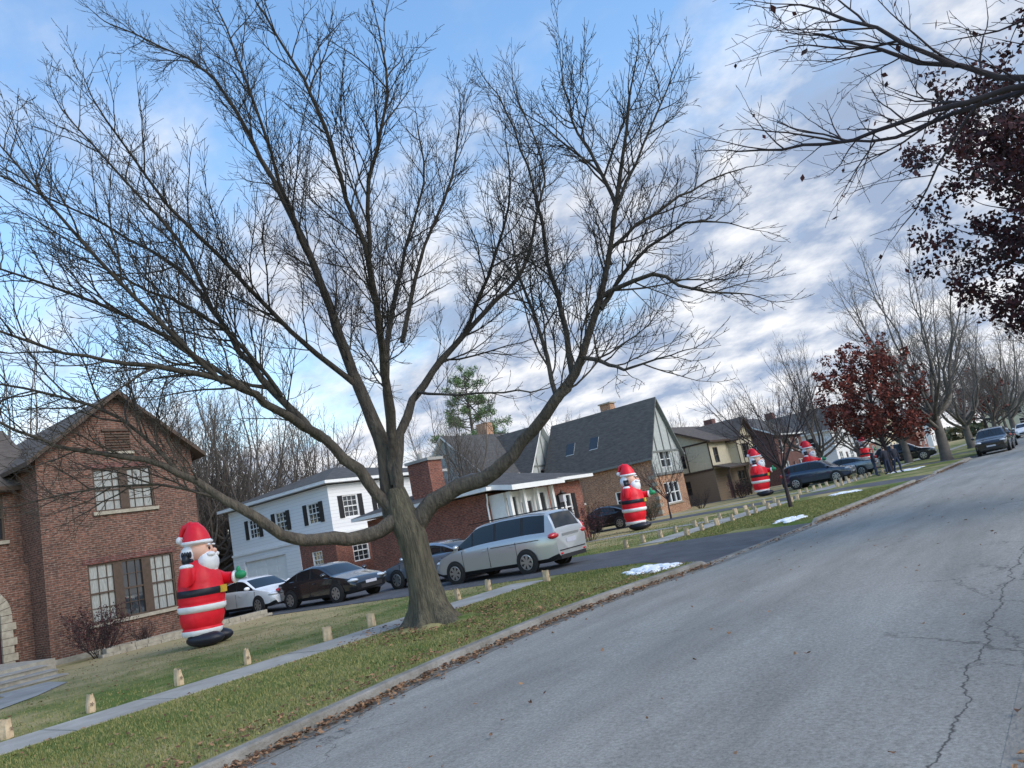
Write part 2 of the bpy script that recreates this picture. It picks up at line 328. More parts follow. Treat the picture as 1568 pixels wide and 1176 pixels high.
# ------------------------------------------------------------------ houses
Z=Vector((0,0,1))
class W:
    def __init__(s,mb,o,u,n): s.mb=mb;s.o=Vector(o);s.u=Vector(u);s.n=Vector(n)
    def p(s,u,z,d=0): return s.o+s.u*u+Z*z+s.n*d
    def box(s,u0,u1,z0,z1,d0,d1,m):
        P=s.p; s.mb.hexa([P(u0,z0,d0),P(u1,z0,d0),P(u1,z0,d1),P(u0,z0,d1),P(u0,z1,d0),P(u1,z1,d0),P(u1,z1,d1),P(u0,z1,d1)],m)
    def wall(s,w,z0,z1,holes,m,zs2=None,m2=None):
        us=sorted({0,w,*[h[0] for h in holes],*[h[1] for h in holes]}); zz={z0,z1,*[h[2] for h in holes],*[h[3] for h in holes]}
        if zs2: zz.add(zs2)
        zz=sorted(zz); P=s.p
        for a,b_ in zip(us,us[1:]):
            for c,d in zip(zz,zz[1:]):
                mu=(a+b_)/2; mz=(c+d)/2
                if any(h[0]<mu<h[1] and h[2]<mz<h[3] for h in holes): continue
                s.mb.poly([P(a,c),P(b_,c),P(b_,d),P(a,d)],m2 if(zs2 and mz>zs2) else m)
        for h in holes:
            u0,u1,a,b_=h[:4]; o=h[4] if len(h)>4 else {}
            for q in ([(u0,a),(u0,b_)],[(u1,a),(u1,b_)],[(u0,a),(u1,a)],[(u0,b_),(u1,b_)]):
                s.mb.poly([P(*q[0]),P(*q[1]),P(*q[1],-.14),P(*q[0],-.14)],o.get('fm','white'))
            fm=o.get('fm','white')
            if o.get('door'):
                s.box(u0,u1,a,b_,-.13,-.09,o['door'])
                for q in range(2):
                    uu=u0+(u1-u0)*(.12+.42*q)
                    s.box(uu,uu+(u1-u0)*.34,a+.25,a+(b_-a)*.45,-.09,-.07,o['door']); 
                    s.box(uu,uu+(u1-u0)*.34,a+(b_-a)*.52,b_-.2,-.09,-.07,o['door'])
                continue
            if o.get('garage'):
                s.box(u0,u1,a,b_,-.13,-.09,'white')
                for i in range(4):
                    for j in range(4):
                        w_=(u1-u0)/4; h_=(b_-a)/4
                        s.box(u0+i*w_+.08,u0+(i+1)*w_-.08,a+j*h_+.07,a+(j+1)*h_-.07,-.09,-.07,'white')
                continue
            s.mb.poly([P(u0,a,-.1),P(u1,a,-.1),P(u1,b_,-.1),P(u0,b_,-.1)],'glass')
            n=o.get('n',1); fw=.06
            s.box(u0,u0+fw,a,b_,-.1,-.03,fm); s.box(u1-fw,u1,a,b_,-.1,-.03,fm)
            s.box(u0+fw,u1-fw,a,a+fw,-.1,-.032,fm); s.box(u0+fw,u1-fw,b_-fw,b_,-.1,-.032,fm)
            for i in range(n):
                a0=u0+(u1-u0)*i/n; a1=u0+(u1-u0)*(i+1)/n
                if i: s.box(a0-o.get('mw',.06),a0+o.get('mw',.06),a+fw,b_-fw,-.1,-.02,fm)
                s.box(a0+.06,a1-.06,(a+b_)/2-.03,(a+b_)/2+.03,-.1,-.04,fm)
                cs=o.get('curt','n')
                if cs!='n' and cs[i%len(cs)]!='0':
                    if cs[i%len(cs)]=='1': s.mb.poly([P(a0+.08,a+fw,-.094),P(a1-.08,a+fw,-.094),P(a1-.08,b_-fw,-.094),P(a0+.08,b_-fw,-.094)],'curt')
                    else: s.mb.poly([P(a0+.08,(a+b_)/2,-.094),P(a1-.08,(a+b_)/2,-.094),P(a1-.08,b_-fw,-.094),P(a0+.08,b_-fw,-.094)],'curt')
                if o.get('grid'):
                    for q in (1,2): 
                        uu=a0+.06+(a1-a0-.12)*q/3; s.box(uu-.012,uu+.012,a+fw,b_-fw,-.1,-.06,fm)
                    for q in (1,3): 
                        zz_=a+(b_-a)*q/4; s.box(a0+.06,a1-.06,zz_-.012,zz_+.012,-.1,-.062,fm)
            if o.get('sill'): s.box(u0-.1,u1+.1,a-.12,a,-.02,.08,o['sill'])
            if o.get('shut'):
                s.box(u0-.38,u0-.03,a,b_,.0,.04,o['shut']); s.box(u1+.03,u1+.38,a,b_,.0,.04,o['shut'])
def block(mb,x0,x1,y0,y1,z0,ze,m,E=(),Sx=(),zs2=None,m2=None):
    W(mb,(x1,y0,0),(0,1,0),(1,0,0)).wall(y1-y0,z0,ze,list(E),m,zs2,m2)
    W(mb,(x0,y0,0),(1,0,0),(0,-1,0)).wall(x1-x0,z0,ze,list(Sx),m,zs2,m2)
    mb.poly([(x0,y1,z0),(x1,y1,z0),(x1,y1,ze),(x0,y1,ze)],m); mb.poly([(x0,y0,z0),(x0,y1,z0),(x0,y1,ze),(x0,y0,ze)],m)
def gable(mb,x0,x1,y0,y1,ze,zr,ax,mw,mr,mt='white',ov=.45,th=.16):
    if ax=='x':
        ym=(y0+y1)/2; s_=(zr-ze)/(ym-y0)
        for xx in (x0,x1): mb.poly([(xx,y0,ze),(xx,y1,ze),(xx,ym,zr-.02)],mw)
        A=x0-ov;B=x1+ov; lo=ze-ov*s_
        mb.slab([(A,y0-ov,lo+th),(B,y0-ov,lo+th),(B,ym,zr+th),(A,ym,zr+th)],th,mr,mt); mb.slab([(A,ym,zr+th+.003),(B,ym,zr+th+.003),(B,y1+ov,lo+th),(A,y1+ov,lo+th)],th,mr,mt)
    else:
        xm=(x0+x1)/2; s_=(zr-ze)/(xm-x0)
        for yy in (y0,y1): mb.poly([(x0,yy,ze),(x1,yy,ze),(xm,yy,zr-.02)],mw)
        A=y0-ov;B=y1+ov; lo=ze-ov*s_
        mb.slab([(x0-ov,A,lo+th),(x0-ov,B,lo+th),(xm,B,zr+th),(xm,A,zr+th)],th,mr,mt); mb.slab([(xm,A,zr+th+.003),(xm,B,zr+th+.003),(x1+ov,B,lo+th),(x1+ov,A,lo+th)],th,mr,mt)
def hip(mb,x0,x1,y0,y1,ze,zr,mr,mt='white',ov=.5):
    x0-=ov;x1+=ov;y0-=ov;y1+=ov
    if y1-y0>x1-x0:
        h=(x1-x0)/2; a=((x0+x1)/2,y0+h,zr); b_=((x0+x1)/2,y1-h,zr)
        c=[(x0,y0,ze),(x1,y0,ze),(x1,y1,ze),(x0,y1,ze)]
        mb.poly([c[0],c[1],a],mr);mb.poly([c[1],c[2],b_,a],mr);mb.poly([c[2],c[3],b_],mr);mb.poly([c[3],c[0],a,b_],mr)
    else:
        h=(y1-y0)/2; a=(x0+h,(y0+y1)/2,zr); b_=(x1-h,(y0+y1)/2,zr)
        c=[(x0,y0,ze),(x1,y0,ze),(x1,y1,ze),(x0,y1,ze)]
        mb.poly([c[0],c[1],b_,a],mr);mb.poly([c[1],c[2],b_],mr);mb.poly([c[2],c[3],a,b_],mr);mb.poly([c[3],c[0],a],mr)
    mb.box(x0+.01,x1-.01,y0+.01,y1-.01,ze-.18,ze-.004,mt)
def house(name,loc,parts):
    e=empty(name,loc)
    for n,mb in parts: mb.build(n,e)
    return e
a=MB()
wo=dict(fm='brown',sill='stone')
block(a,-9,0,0,5.6,-.2,7.0,'brickA',E=[(1.8,3.95,4.95,6.5,dict(n=2,curt='11',grid=True,mw=.16,**wo)),(1.35,4.4,1.15,3.15,dict(n=3,curt='101',grid=True,mw=.16,**wo))],Sx=[(6,7.2,4.9,6.4,dict(n=1,**wo))])
block(a,-9,-1.6,-8,-.0,-.2,6.4,'brickA',E=[(6.15,7.5,4.5,6.1,dict(n=1,curt='2',**wo)),(2,4.4,4.5,6.1,dict(n=2,curt='22',**wo))])
w=W(a,(0,0,0),(0,1,0),(1,0,0))
for i in range(7): w.box(2.35,3.25,7.15+i*.1,7.2+i*.1,.01,.05,'brown')
w.box(2.25,3.35,7.0,7.1,.0,.07,'stone'); w.box(2.25,3.35,7.87,7.95,.003,.06,'brown')
w.box(0,5.6,.0,.3,0,.05,'stone'); w.box(1.2,4.55,3.16,3.36,.0,.02,'brickD'); w.box(1.65,4.1,6.51,6.7,0,.02,'brickD')
ent=MB(); ew=W(ent,(-1.2,-1.2-.9,0),(0,1,0),(1,0,0))
a.box(-1.59,-1.2,-3.1,-.01,-.2,3.6,'brickA')
for i in range(13):
    t0=math.pi*i/13;t1=math.pi*(i+1)/13-.02
    P=lambda t,rr,d: ew.p(rr*-math.cos(t)+.4,2.0+rr*math.sin(t),d)
    ent.hexa([P(t0,.72,0),P(t1,.72,0),P(t1,.72,.14),P(t0,.72,.14),P(t0,1.05,0),P(t1,1.05,0),P(t1,1.05,.14),P(t0,1.05,.14)],'stone')
for i in range(7):
    ex=.1*(i%2)
    ew.box(-.65-ex,-.32,.3+i*.245,.53+i*.245,0,.14,'stone'); ew.box(1.12,1.45+ex,.3+i*.245,.53+i*.245,0,.14,'stone')
ent.poly([ew.p(-.32,.3,.02),ew.p(1.12,.3,.02),ew.p(1.12,2.0,.02)]+[ew.p(-.72*math.cos(math.pi*t/10)+.4,2+.72*math.sin(math.pi*t/10),.02) for t in range(9,0,-1)]+[ew.p(-.32,2.0,.02)],'door')
st=MB()
st.box(-1.19,3.7,-4.6,-1.3,-.1,.56,'stone')
for i in range(3): st.box(3.7+i*.62,3.7+(i+1)*.62-.004,-5.0-i*.15,-1.75,-.1,.56-(i+1)*.135,'stone'); st.box(3.7+i*.62,3.7+(i+1)*.62+.03,-5.02-i*.15,-1.73,.56-(i+1)*.135+.003,.56-(i+1)*.135+.04,'conc')
rf=MB(); gable(rf,-9,0,0,5.6,7.0,9.2,'x','brickA','roofB','brown',.4)
gable(rf,-9,-1.6,-8,.6,6.4,9.0,'y','brickA','roofB','brown',.35)
ch=MB(); ch.box(-5.2,-4.2,-1.8,-.8,7,9.9,'brickA'); ch.box(-5.3,-4.1,-1.9,-.7,9.9,10.05,'stone')
house('brick_house',(-28,10.6,0.02),[('walls',a),('stone_entry',ent),('front_steps',st),('roof',rf),('chimney',ch)])
a=MB(); bs=dict(fm='white',shut='black',n=1,grid=True)
block(a,-10.3,0,0,9.5,-.2,5.5,'brickB',zs2=2.6,m2='wsid',
  E=[(1,2.1,3.5,4.8,bs),(3.6,5.6,3.5,4.8,dict(n=2,fm='white',shut='black')),(7.3,8.4,3.5,4.8,bs),(1.2,2.4,.9,2.1,dict(n=1,fm='white',grid=True)),(4,5.6,.9,2.1,dict(n=2,fm='white'))],
  Sx=[(5.0,6.1,3.5,4.7,bs),(8.2,9.3,3.5,4.7,bs),(2.1,3.2,3.5,4.7,bs),(1.2,5.6,.0,2.15,dict(garage=1)),(8.1,9,.9,1.9,dict(n=1,fm='white',grid=True))])
w=W(a,(-10.3,0,0),(1,0,0),(0,-1,0)); w.box(0,1.2,-.1,2.6,.003,.05,'wsid'); w.box(5.6,7,-.1,2.6,.003,.05,'wsid'); w.box(1.2,5.6,2.15,2.6,.003,.05,'wsid')
w.box(0,10.3,2.6,2.75,.0,.12,'white'); W(a,(0,0,0),(0,1,0),(1,0,0)).box(0,9.5,2.6,2.75,.0,.12,'white')
rf=MB(); hip(rf,-10.3,0,0,9.5,5.75,7.2,'roofD','white',.5)
p=MB(); p.box(0.02,2.6,4.6,9.4,-.2,2.5,'brickB'); p.slab([(.0,4.2,3.3),(3.0,4.2,2.6),(3.0,9.8,2.6),(.0,9.8,3.3)],.16,'roofD','white')
house('white_house',(-35,28.3,.42),[('walls',a),('roof',rf),('brick_wing',p)])
a=MB()
block(a,-8.5,0,0,8.4,-.2,3.25,'brickB',E=[(.6,3.6,.9,2.9,dict(n=3,fm='white')),(6.0,7.2,1.2,2.6,dict(n=2,fm='white',shut='black'))],Sx=[(3.0,4.1,1.3,2.5,dict(n=1,fm='white'))])
rf=MB(); hip(rf,-8.5,0,0,8.4,3.5,4.75,'roofD','white',.6)
p=MB(); 
for yy in (.25,1.35,2.45,3.75): p.box(1.1,1.28,yy-.09,yy+.09,0,3.1,'white')
p.box(.02,1.35,.1,3.95,-.1,.2,'conc'); W(p,(.9,.2,0),(0,1,0),(1,0,0)).wall(3.6,.2,3.1,[(.15,1.0,.5,2.9,dict(n=1,fm='white')),(1.25,2.2,.25,2.6,dict(n=1,fm='white')),(2.45,3.4,.5,2.9,dict(n=1,fm='white'))],'white')
p.box(.0,.9,.19,.2,.2,3.1,'white'); p.box(.0,.9,3.8,3.81,.2,3.1,'white')
p.slab([(-.5,-.2,3.75),(1.8,-.2,3.35),(1.8,4.2,3.35),(-.5,4.2,3.75)],.24,'roofD','white')
ds=MB(); ds.tube([(.1,-.05,3.2),(.12,-.08,2.9),(.04,-.06,2.7),(.04,-.06,.1)],[.04]*4,8,'white')
ch=MB(); ch.box(-5.3,-3.8,.5,1.5,3,5.6,'brickB'); ch.box(-5.4,-3.7,.4,1.6,5.6,5.75,'conc'); ch.tube([(-4.8,1,5.7),(-4.8,1,6.1)],[.14,.14],8,'conc')
ln=MB(); ln.tube([(.25,6,.2),(.25,6,2.2)],[.04,.03],8,'black'); ln.box(.12,.38,5.87,6.13,2.2,2.6,'head'); ln.box(.08,.42,5.83,6.17,2.6,2.68,'black'); ln.tube([(.25,6,2.68),(.25,6,2.85)],[.12,.02],8,'black')
house('brick_bungalow',(-23,27.8,.1),[('walls',a),('roof',rf),('white_portico',p),('downspout',ds),('chimney',ch),('lantern',ln)])
def timbers(mb,w,u0,u1,z0,z1,zp,mt='timber',n=4):
    um=(u0+u1)/2
    w.box(u0,u1,z0-.09,z0+.09,.0,.05,mt)
    if z1>z0+.5: w.box(u0,u1,z1-.07,z1+.07,.0,.045,mt)
    for i in range(n+1):
        u=u0+(u1-u0)*i/n; top=z1+(zp-z1)*(1-abs(u-um)/((u1-u0)/2))-.1
        if top-z0>.2: w.box(u-.05,u+.05,z0,top,.0,.04,mt)
a=MB(); block(a,-7,0,0,10,-.2,5.4,'gstuc',E=[(1.2,2.8,3.3,4.6,dict(n=2,fm='white'))],Sx=[(2.6,4.2,3.6,4.9,dict(n=2,fm='white'))])
timbers(a,W(a,(-7,0,0),(1,0,0),(0,-1,0)),0,7,2.8,5.4,8.9)
block(a,-3,1.2,4,8.4,-.2,5.4,'gstuc',E=[(1.4,3,3.7,5.1,dict(n=2,fm='white'))]); timbers(a,W(a,(1.2,4,0),(0,1,0),(1,0,0)),0,4.4,2.8,5.4,8.5)
rf=MB(); gable(rf,-7,0,0,10,5.4,8.9,'y','gstuc','roofD','white'); gable(rf,-3.4,1.2,4,8.4,5.4,8.6,'x','gstuc','roofD','white')
ch=MB(); ch.box(-5,-4,6,7,7,10.2,'brickC')
house('tudor_house',(-36,44,.3),[('walls',a),('roof',rf),('chimney',ch)])
a=MB(); block(a,-9,0,0,4.8,-.2,4.6,'brickC',E=[(1.5,3.3,3.4,4.6,dict(n=2,fm='white')),(1.2,3.6,.8,2.3,dict(n=3,fm='white',sill='stone'))],Sx=[(5.6,6.8,1.0,2.3,dict(n=2,fm='white',sill='stone')),(1.6,2.8,2.9,4.0,dict(n=2,fm='white'))],zs2=None)
w=W(a,(0,0,0),(0,1,0),(1,0,0)); w.box(0,1.5,2.9,4.6,.003,.06,'gstuc'); w.box(3.3,4.8,2.9,4.6,.003,.06,'gstuc'); w.box(1.5,3.3,2.9,3.4,.003,.06,'gstuc')
a.poly([(.04,0,4.6),(.04,4.8,4.6),(.04,2.4,8.4)],'gstuc'); timbers(a,W(a,(.06,0,0),(0,1,0),(1,0,0)),0,4.8,2.95,4.6,8.4)
for i in range(9): 
    z=.2+i*.5
    if z<2.8:
        W(a,(0,0,0),(0,1,0),(1,0,0)).box(0,.3+.15*(i%2),z,z+.25,.0,.03,'stone')
        W(a,(-9,0,0),(1,0,0),(0,-1,0)).box(8.7-.15*(i%2),9.03,z,z+.25,.0,.03,'stone')
rf=MB(); gable(rf,-9,0,0,4.8,4.6,8.5,'x','brickC','roofD','timber',.35)
block(a,-9,-3,4.8,9,-.2,4.6,'brickC'); gable(rf,-9,-2,4.4,9.5,4.6,7.4,'y','brickC','roofD','timber',.3)
for xx in (-7.4,-5.2): rf.slab([(xx,.65,5.6+.25),(xx+.75,.65,5.85),(xx+.75,1.2,6.75),(xx,1.2,6.75)],.12,'glass','white')
ch=MB(); ch.box(-4.6,-3.7,2.6,3.4,7.5,9.2,'brickC'); ch.box(-4.7,-3.6,2.5,3.5,9.2,9.3,'stone')
p=MB(); block(p,-8.5,-6.3,-1.6,-.01,-.2,2.1,'gstuc',Sx=[(.6,1.6,0,2,dict(door='door'))]); gable(p,-8.5,-6.3,-1.6,-.01,2.1,3.2,'y','gstuc','roofD','white',.25)
house('orange_brick_tudor_house',(-24.8,48.8,.1),[('walls',a),('roof',rf),('chimney',ch),('porch',p)])
a=MB(); block(a,-8.5,0,0,8.5,-.2,5.1,'bsid',E=[(.8,1.8,3.2,4.5,dict(n=1,fm='brown')),(5,7.6,.7,2.2,dict(n=3,fm='brown')),(2.4,3.4,0,2.1,dict(door='door')),(5.5,7,3.3,4.5,dict(n=2,fm='brown'))],Sx=[(5,6.2,3.2,4.4,dict(n=1,fm='brown')),(5,6.2,.9,2.1,dict(n=1,fm='brown'))],zs2=2.7,m2='tan')
block(a,-3,.8,4.3,8.3,2.6,5.1,'tan',E=[(1.2,2.8,3.2,4.5,dict(n=2,fm='brown'))]); timbers(a,W(a,(.8,4.3,0),(0,1,0),(1,0,0)),0,4,2.7,5.1,6.6,'brown')
timbers(a,W(a,(-8.5,0,0),(1,0,0),(0,-1,0)),0,8.5,2.7,5.0,5.1,'brown')
rf=MB(); gable(rf,-8.5,0,0,8.5,5.1,7.0,'y','tan','roofB','brown'); gable(rf,-4,.8,4.3,8.3,5.1,6.7,'x','tan','roofB','brown'); rf.slab([(0,0,3.0),(1.4,0,2.6),(1.4,4.2,2.6),(0,4.2,3.0)],.12,'roofB','brown')
p=MB(); p.box(1.1,1.25,.1,.25,0,2.5,'brown'); p.box(1.1,1.25,3.9,4.05,0,2.5,'brown')
house('cream_stucco_house',(-25,60,.1),[('walls',a),('roof',rf),('porch_posts',p)])
def simple(name,loc,mw,mr,ax='y',m2=None,w=9,ze=5.2,zr=7.6,mt='white',d=9):
    a=MB(); dd=dict(n=1,fm='white'); E=[(1,2.1,3.2,4.6,dd),(w-2.3,w-1.2,3.2,4.6,dd),(w/2-.5,w/2+.5,3.2,4.6,dd),(1,2.6,.9,2.3,dict(n=2,fm='white')),(w/2-.5,w/2+.5,0,2.1,dict(door='door')),(w-2.8,w-1.2,.9,2.3,dict(n=2,fm='white'))]
    block(a,-d,0,0,w,-.2,ze,mw,E=E,Sx=[(2,3,3.2,4.5,dd),(d-3,d-2,3.2,4.5,dd),(d-3,d-2,.9,2.2,dd)],zs2=2.7 if m2 else None,m2=m2)
    rf=MB(); gable(rf,-d,0,0,w,ze,zr,ax,m2 or mw,mr,mt); ch=MB(); ch.box(-d+.2,-d+1.2,w/2,w/2+1,ze,zr+1,'brickD')
    house(name,loc,[('walls',a),('roof',rf),('chimney',ch)])
simple('dark_brick_house',(-25,77,.1),'brickD','roofD')
simple('white_gabled_house',(-24,95,.1),'wsid','roofD','x',zr=8)
simple('brick_and_siding_house',(-25,112,.1),'brickB','roofB',m2='wsid')
simple('tan_house',(-25,130,.1),'tan','roofB','x')
simple('red_brick_house',(-24,150,.1),'brickB','roofD')
simple('white_house',(-25,172,.1),'wsid','roofD')
simple('brick_house',(-31,-14,.1),'brickB','roofD')
simple('tan_house',(-8,192,.1),'tan','roofB'); simple('brick_house',(6,196,.1),'brickB','roofD','x')
# ------------------------------------------------------------------ trees
def rv(): 
    while 1:
        v=Vector((U(-1,1),U(-1,1),U(-1,1)))
        if .05<v.length<1: return v
def tube(V,F,pts,rad,s):
    i=len(V); n=len(pts); d=pts[-1]-pts[0]
    ref=Vector((1,0,0)) if abs(d.x)<=min(abs(d.y),abs(d.z)) else Vector((0,1,0)) if abs(d.y)<=abs(d.z) else Vector((0,0,1))
    for a in range(n):
        t=(pts[min(a+1,n-1)]-pts[max(a-1,0)]); e=t.cross(ref)
        if e.length<1e-6: e=Vector((1,0,0))
        e.normalize(); g=t.normalized().cross(e)
        for b in range(s):
            ph=6.2832*b/s; c=math.cos(ph)*rad[a]; q=math.sin(ph)*rad[a]
            V.append((pts[a].x+e.x*c+g.x*q,pts[a].y+e.y*c+g.y*q,pts[a].z+e.z*c+g.z*q))
    for a in range(n-1):
        for b in range(s): F.append((i+a*s+b,i+a*s+(b+1)%s,i+(a+1)*s+(b+1)%s,i+(a+1)*s+b))
class Tree:
    def __init__(s,dens=(3,3.5,5.5),maxl=3,up=.1,rmin=.004,len1=2.2,ang=.85,wob=.19):
        s.V=[];s.F=[];s.tips=[];s.dens=dens;s.maxl=maxl;s.up=up;s.rmin=rmin;s.len1=len1;s.ang=ang;s.ratio=.5;s.wob=wob
    def spawn(s,pts,rad,lvl,Lc,t0=.2):
        seg=[(pts[i+1]-pts[i]).length for i in range(len(pts)-1)]; T=sum(seg)
        n=max(1,int(T*s.dens[lvl-1]*(1-t0)+R()))
        for i in range(n):
            t=t0+(1-t0)*(i+R())/n; q=t*T; j=0
            while j<len(seg)-1 and q>seg[j]: q-=seg[j]; j+=1
            f=q/max(seg[j],1e-6); p=pts[j].lerp(pts[j+1],min(f,1)); d=(pts[j+1]-pts[j]).normalized(); r=rad[j]+(rad[j+1]-rad[j])*min(f,1)
            side=d.cross(rv()); 
            if side.length<1e-3: continue
            side.normalize(); side=(side+Vector((0,0,.25))).normalized()
            a=s.ang*U(.6,1.2); cd=(d*math.cos(a)+side*math.sin(a)).normalized()
            L_=Lc*(1.15-.6*t)*U(.5,1.25)
            s.grow(p,cd,L_,max(s.rmin,min(r*.7,.010*L_+.003)),lvl)
        if lvl<=s.maxl:
            d=(pts[-1]-pts[-2]).normalized(); s.grow(pts[-1],d,Lc*.6,max(s.rmin,rad[-1]*.95),lvl)
    def grow(s,p,d,L_,r,lvl):
        n=(8,6,4,2)[min(lvl,3)]; pts=[p]; 
        for i in range(n):
            d=(d+rv()*s.wob+Vector((0,0,s.up))).normalized(); p=p+d*(L_/n); pts.append(p)
        rad=[max(s.rmin*.8,r*(1-.7*i/n)) for i in range(n+1)]
        tube(s.V,s.F,pts,rad,4 if lvl<2 else 3)
        if lvl<s.maxl: s.spawn(pts,rad,lvl+1,L_*s.ratio)
        else: s.tips.append(pts[-1]); s.tips.append(pts[1])
    def limb(s,pts,r0,r1,sides=9,Lc=None,t0=.25,pw=1.):
        pts=[Vector(q) for q in pts]
        P=[pts[0]]+pts+[pts[-1]]; out=[]
        for i in range(1,len(P)-2):
            for k_ in range(3):
                t=k_/3; a,b_,c,d=P[i-1],P[i],P[i+1],P[i+2]
                q=((b_*2)+(c-a)*t+(a*2-b_*5+c*4-d)*t*t+(b_*3-a-c*3+d)*t**3)*.5
                if out: q=q+rv()*.045
                out.append(q)
        out.append(pts[-1]); n=len(out)
        rad=[(r1+(r0-r1)*(1-i/(n-1))**pw)*(U(.94,1.07) if i else 1) for i in range(n)]
        tube(s.V,s.F,out,rad,sides); s.spawn(out,rad,1,Lc or s.len1,t0)
    def mesh(s,name,m):
        me=bpy.data.meshes.new(name); me.from_pydata(s.V,[],s.F); me.materials.append(M[m]); me.polygons.foreach_set('use_smooth',[True]*len(s.F)); me.update(); return me
def leafmesh(name,tips,m,per=2,size=.1,spread=.25,asp=.32):
    V=[];F=[]
    for t in tips:
        for _ in range(per):
            c=t+rv()*spread; a=rv().normalized(); b_=a.cross(rv()).normalized(); sz=size*U(.6,1.3); i=len(V)
            for q in (a*sz*.5,b_*sz*asp,-a*sz*.5,-b_*sz*asp): V.append(tuple(c+q))
            F.append((i,i+1,i+2,i+3))
    me=bpy.data.meshes.new(name); me.from_pydata(V,[],F); me.materials.append(M[m]); return me
def obj(name,me,parent=None,loc=(0,0,0),rz=0,sc=1):
    o=bpy.data.objects.new(name,me); COL.objects.link(o); o.location=loc; o.rotation_euler=(0,0,rz); o.scale=(sc,sc,sc)
    if parent: o.parent=parent
    return o
def D(s): return [tuple(float(c)/10 for c in q.split(',')) for q in s.split()]
B0=Vector((-11,11,0))
def rel(pts): return [Vector(p)-B0 for p in pts]
T=Tree(dens=(4.8,6.2,8.2),up=.05,rmin=.0056,len1=2.05,ang=.8,wob=.26)
K=1.35
T.limb(rel(D('-116,109,22 -115,109,37 -118,109,48 -122,109,61 -126,109,78 -131,108,97 -137,106,114 -144,103,135 -151,99,146 -167,89,161')),.18,.018,t0=.22,pw=K)
T.limb(rel(D('-112,110,20 -107,113,25 -103,116,27 -94,118,28 -88,120,33 -78,121,39 -72,123,46 -66,124,56 -60,126,70 -52,128,93')),.215,.025,t0=.4,Lc=2.0,pw=1.1)
T.limb(rel(D('-112,108,23 -117,102,21 -120,93,22 -122,87,24 -124,80,30 -127,74,36 -131,67,41 -136,59,44 -138,53,47 -142,45,53')),.165,.02,t0=.5,Lc=1.7,pw=K)
T.limb(rel(D('-113,108,24 -115,107,27 -117,103,34 -119,96,42 -118,86,47 -118,80,51 -119,72,54 -121,61,56 -123,52,58 -125,42,62')),.15,.018,t0=.3,pw=K)
T.limb(rel(D('-119,98,41 -120,96,43 -128,94,53 -135,92,64 -142,91,76 -149,88,88 -158,83,97 -169,75,108 -182,65,120')),.1,.018,t0=.15,pw=K)
T.limb(rel(D('-113,109,30 -112,109,37 -108,106,48 -102,101,60 -98,97,71 -97,93,83 -95,89,95 -96,84,109 -98,80,119')),.115,.018,t0=.25,pw=K)
T.limb(rel(D('-112,109,27 -112,109,33 -112,114,44 -110,123,54 -107,132,62 -102,141,70 -98,150,79 -96,157,93 -94,163,109 -98,163,131')),.125,.018,t0=.25,pw=K)
T.limb(rel(D('-113,109,32 -114,110,39 -118,117,57 -121,125,73 -121,133,89 -117,140,107 -117,142,125')),.11,.018,t0=.2,pw=K)
T.limb(rel(D('-78,121,39 -75,123,43 -78,129,58 -80,132,69 -82,136,86 -85,139,101 -88,139,116')),.08,.018,t0=.2,Lc=1.8,pw=K)
for s_ in ([(-6.6,12.4,5.6),(-5.5,12.6,5.7),(-4.9,12.7,5.2),(-4.1,13.0,4.9)],[(-6.3,12.6,6.2),(-6.2,12.6,6.5),(-5.5,13.3,7.1),(-4.9,14.0,7.5),(-4.1,14.8,7.8)],[(-6.1,12.6,6.8),(-5.8,12.6,7.4),(-5.3,13.2,8.5),(-4.6,13.9,10.0)],[(-7.2,12.3,4.6),(-6.6,12.0,4.3),(-6.0,11.6,4.0),(-4.9,11.2,3.9)],[(-6.6,12.4,5.4),(-6.0,12.9,6.2),(-4.9,13.2,6.6),(-4.2,13.5,6.4)]):
    T.limb(rel(s_),.05,.012,6,1.5,.1)
T.limb(rel([(-11.1,12.0,4.9),(-11.0,11.7,4.9),(-9.7,11.4,4.5),(-8.3,11.1,4.2),(-7.5,11.1,4.0)]),.04,.012,5,1.0,.1)
for s_,r_ in (([(-11.9,10.9,5.2),(-12.6,9.9,6.6),(-12.9,8.6,8.2),(-13.2,7.4,9.8),(-13.4,6.6,11.4)],.07),([(-12.8,10.8,8.6),(-12.4,10.0,10),(-12.2,9.4,12),(-12.5,9.1,14)],.055),([(-11.5,12,6.2),(-11.2,13,8.6),(-10.4,13.6,10.2),(-10.1,14,12)],.06),([(-11.8,8.4,4.9),(-12.6,7.0,6.3),(-13.6,5.8,7.4),(-14.6,4.6,8.2)],.055),([(-12.9,7.2,3.8),(-13.6,6.6,5.0),(-14.5,5.4,5.8),(-15.2,4.4,6.1)],.04),
  ([(-11.8,7.6,5.2),(-12.0,6.2,6.8),(-12.6,5.4,8.4),(-13,4.8,9.6)],.05),([(-12.6,9.4,5.2),(-12.6,8.2,6.6),(-13.2,7.2,7.4),(-14,6.4,8.2)],.05),([(-14.2,9.1,7.6),(-14.4,8.6,9.2),(-14.8,7.6,10.8),(-15.2,6.8,12.2)],.05),([(-9.8,9.7,7.1),(-9.3,9.6,8.6),(-8.6,9.7,10),(-8.4,9.6,11.3)],.05),([(-10.7,13.2,6.2),(-9.8,13.4,7.4),(-9,13.6,8.8),(-8.7,13.6,10.2)],.05),([(-7.8,12.1,3.9),(-8.2,12.6,5.4),(-8.6,12.9,6.8),(-8.8,13.2,8)],.05),([(-5.9,12.6,7.2),(-6.2,12.8,8.4),(-6.6,13,9.6),(-6.7,13.2,10.8)],.045),([(-12.4,8.0,3.0),(-13.4,7.6,3.6),(-14.6,6.6,3.9),(-15.4,5.4,3.8)],.035)):
    T.limb(rel(s_),r_,.014,6,1.9,.12)
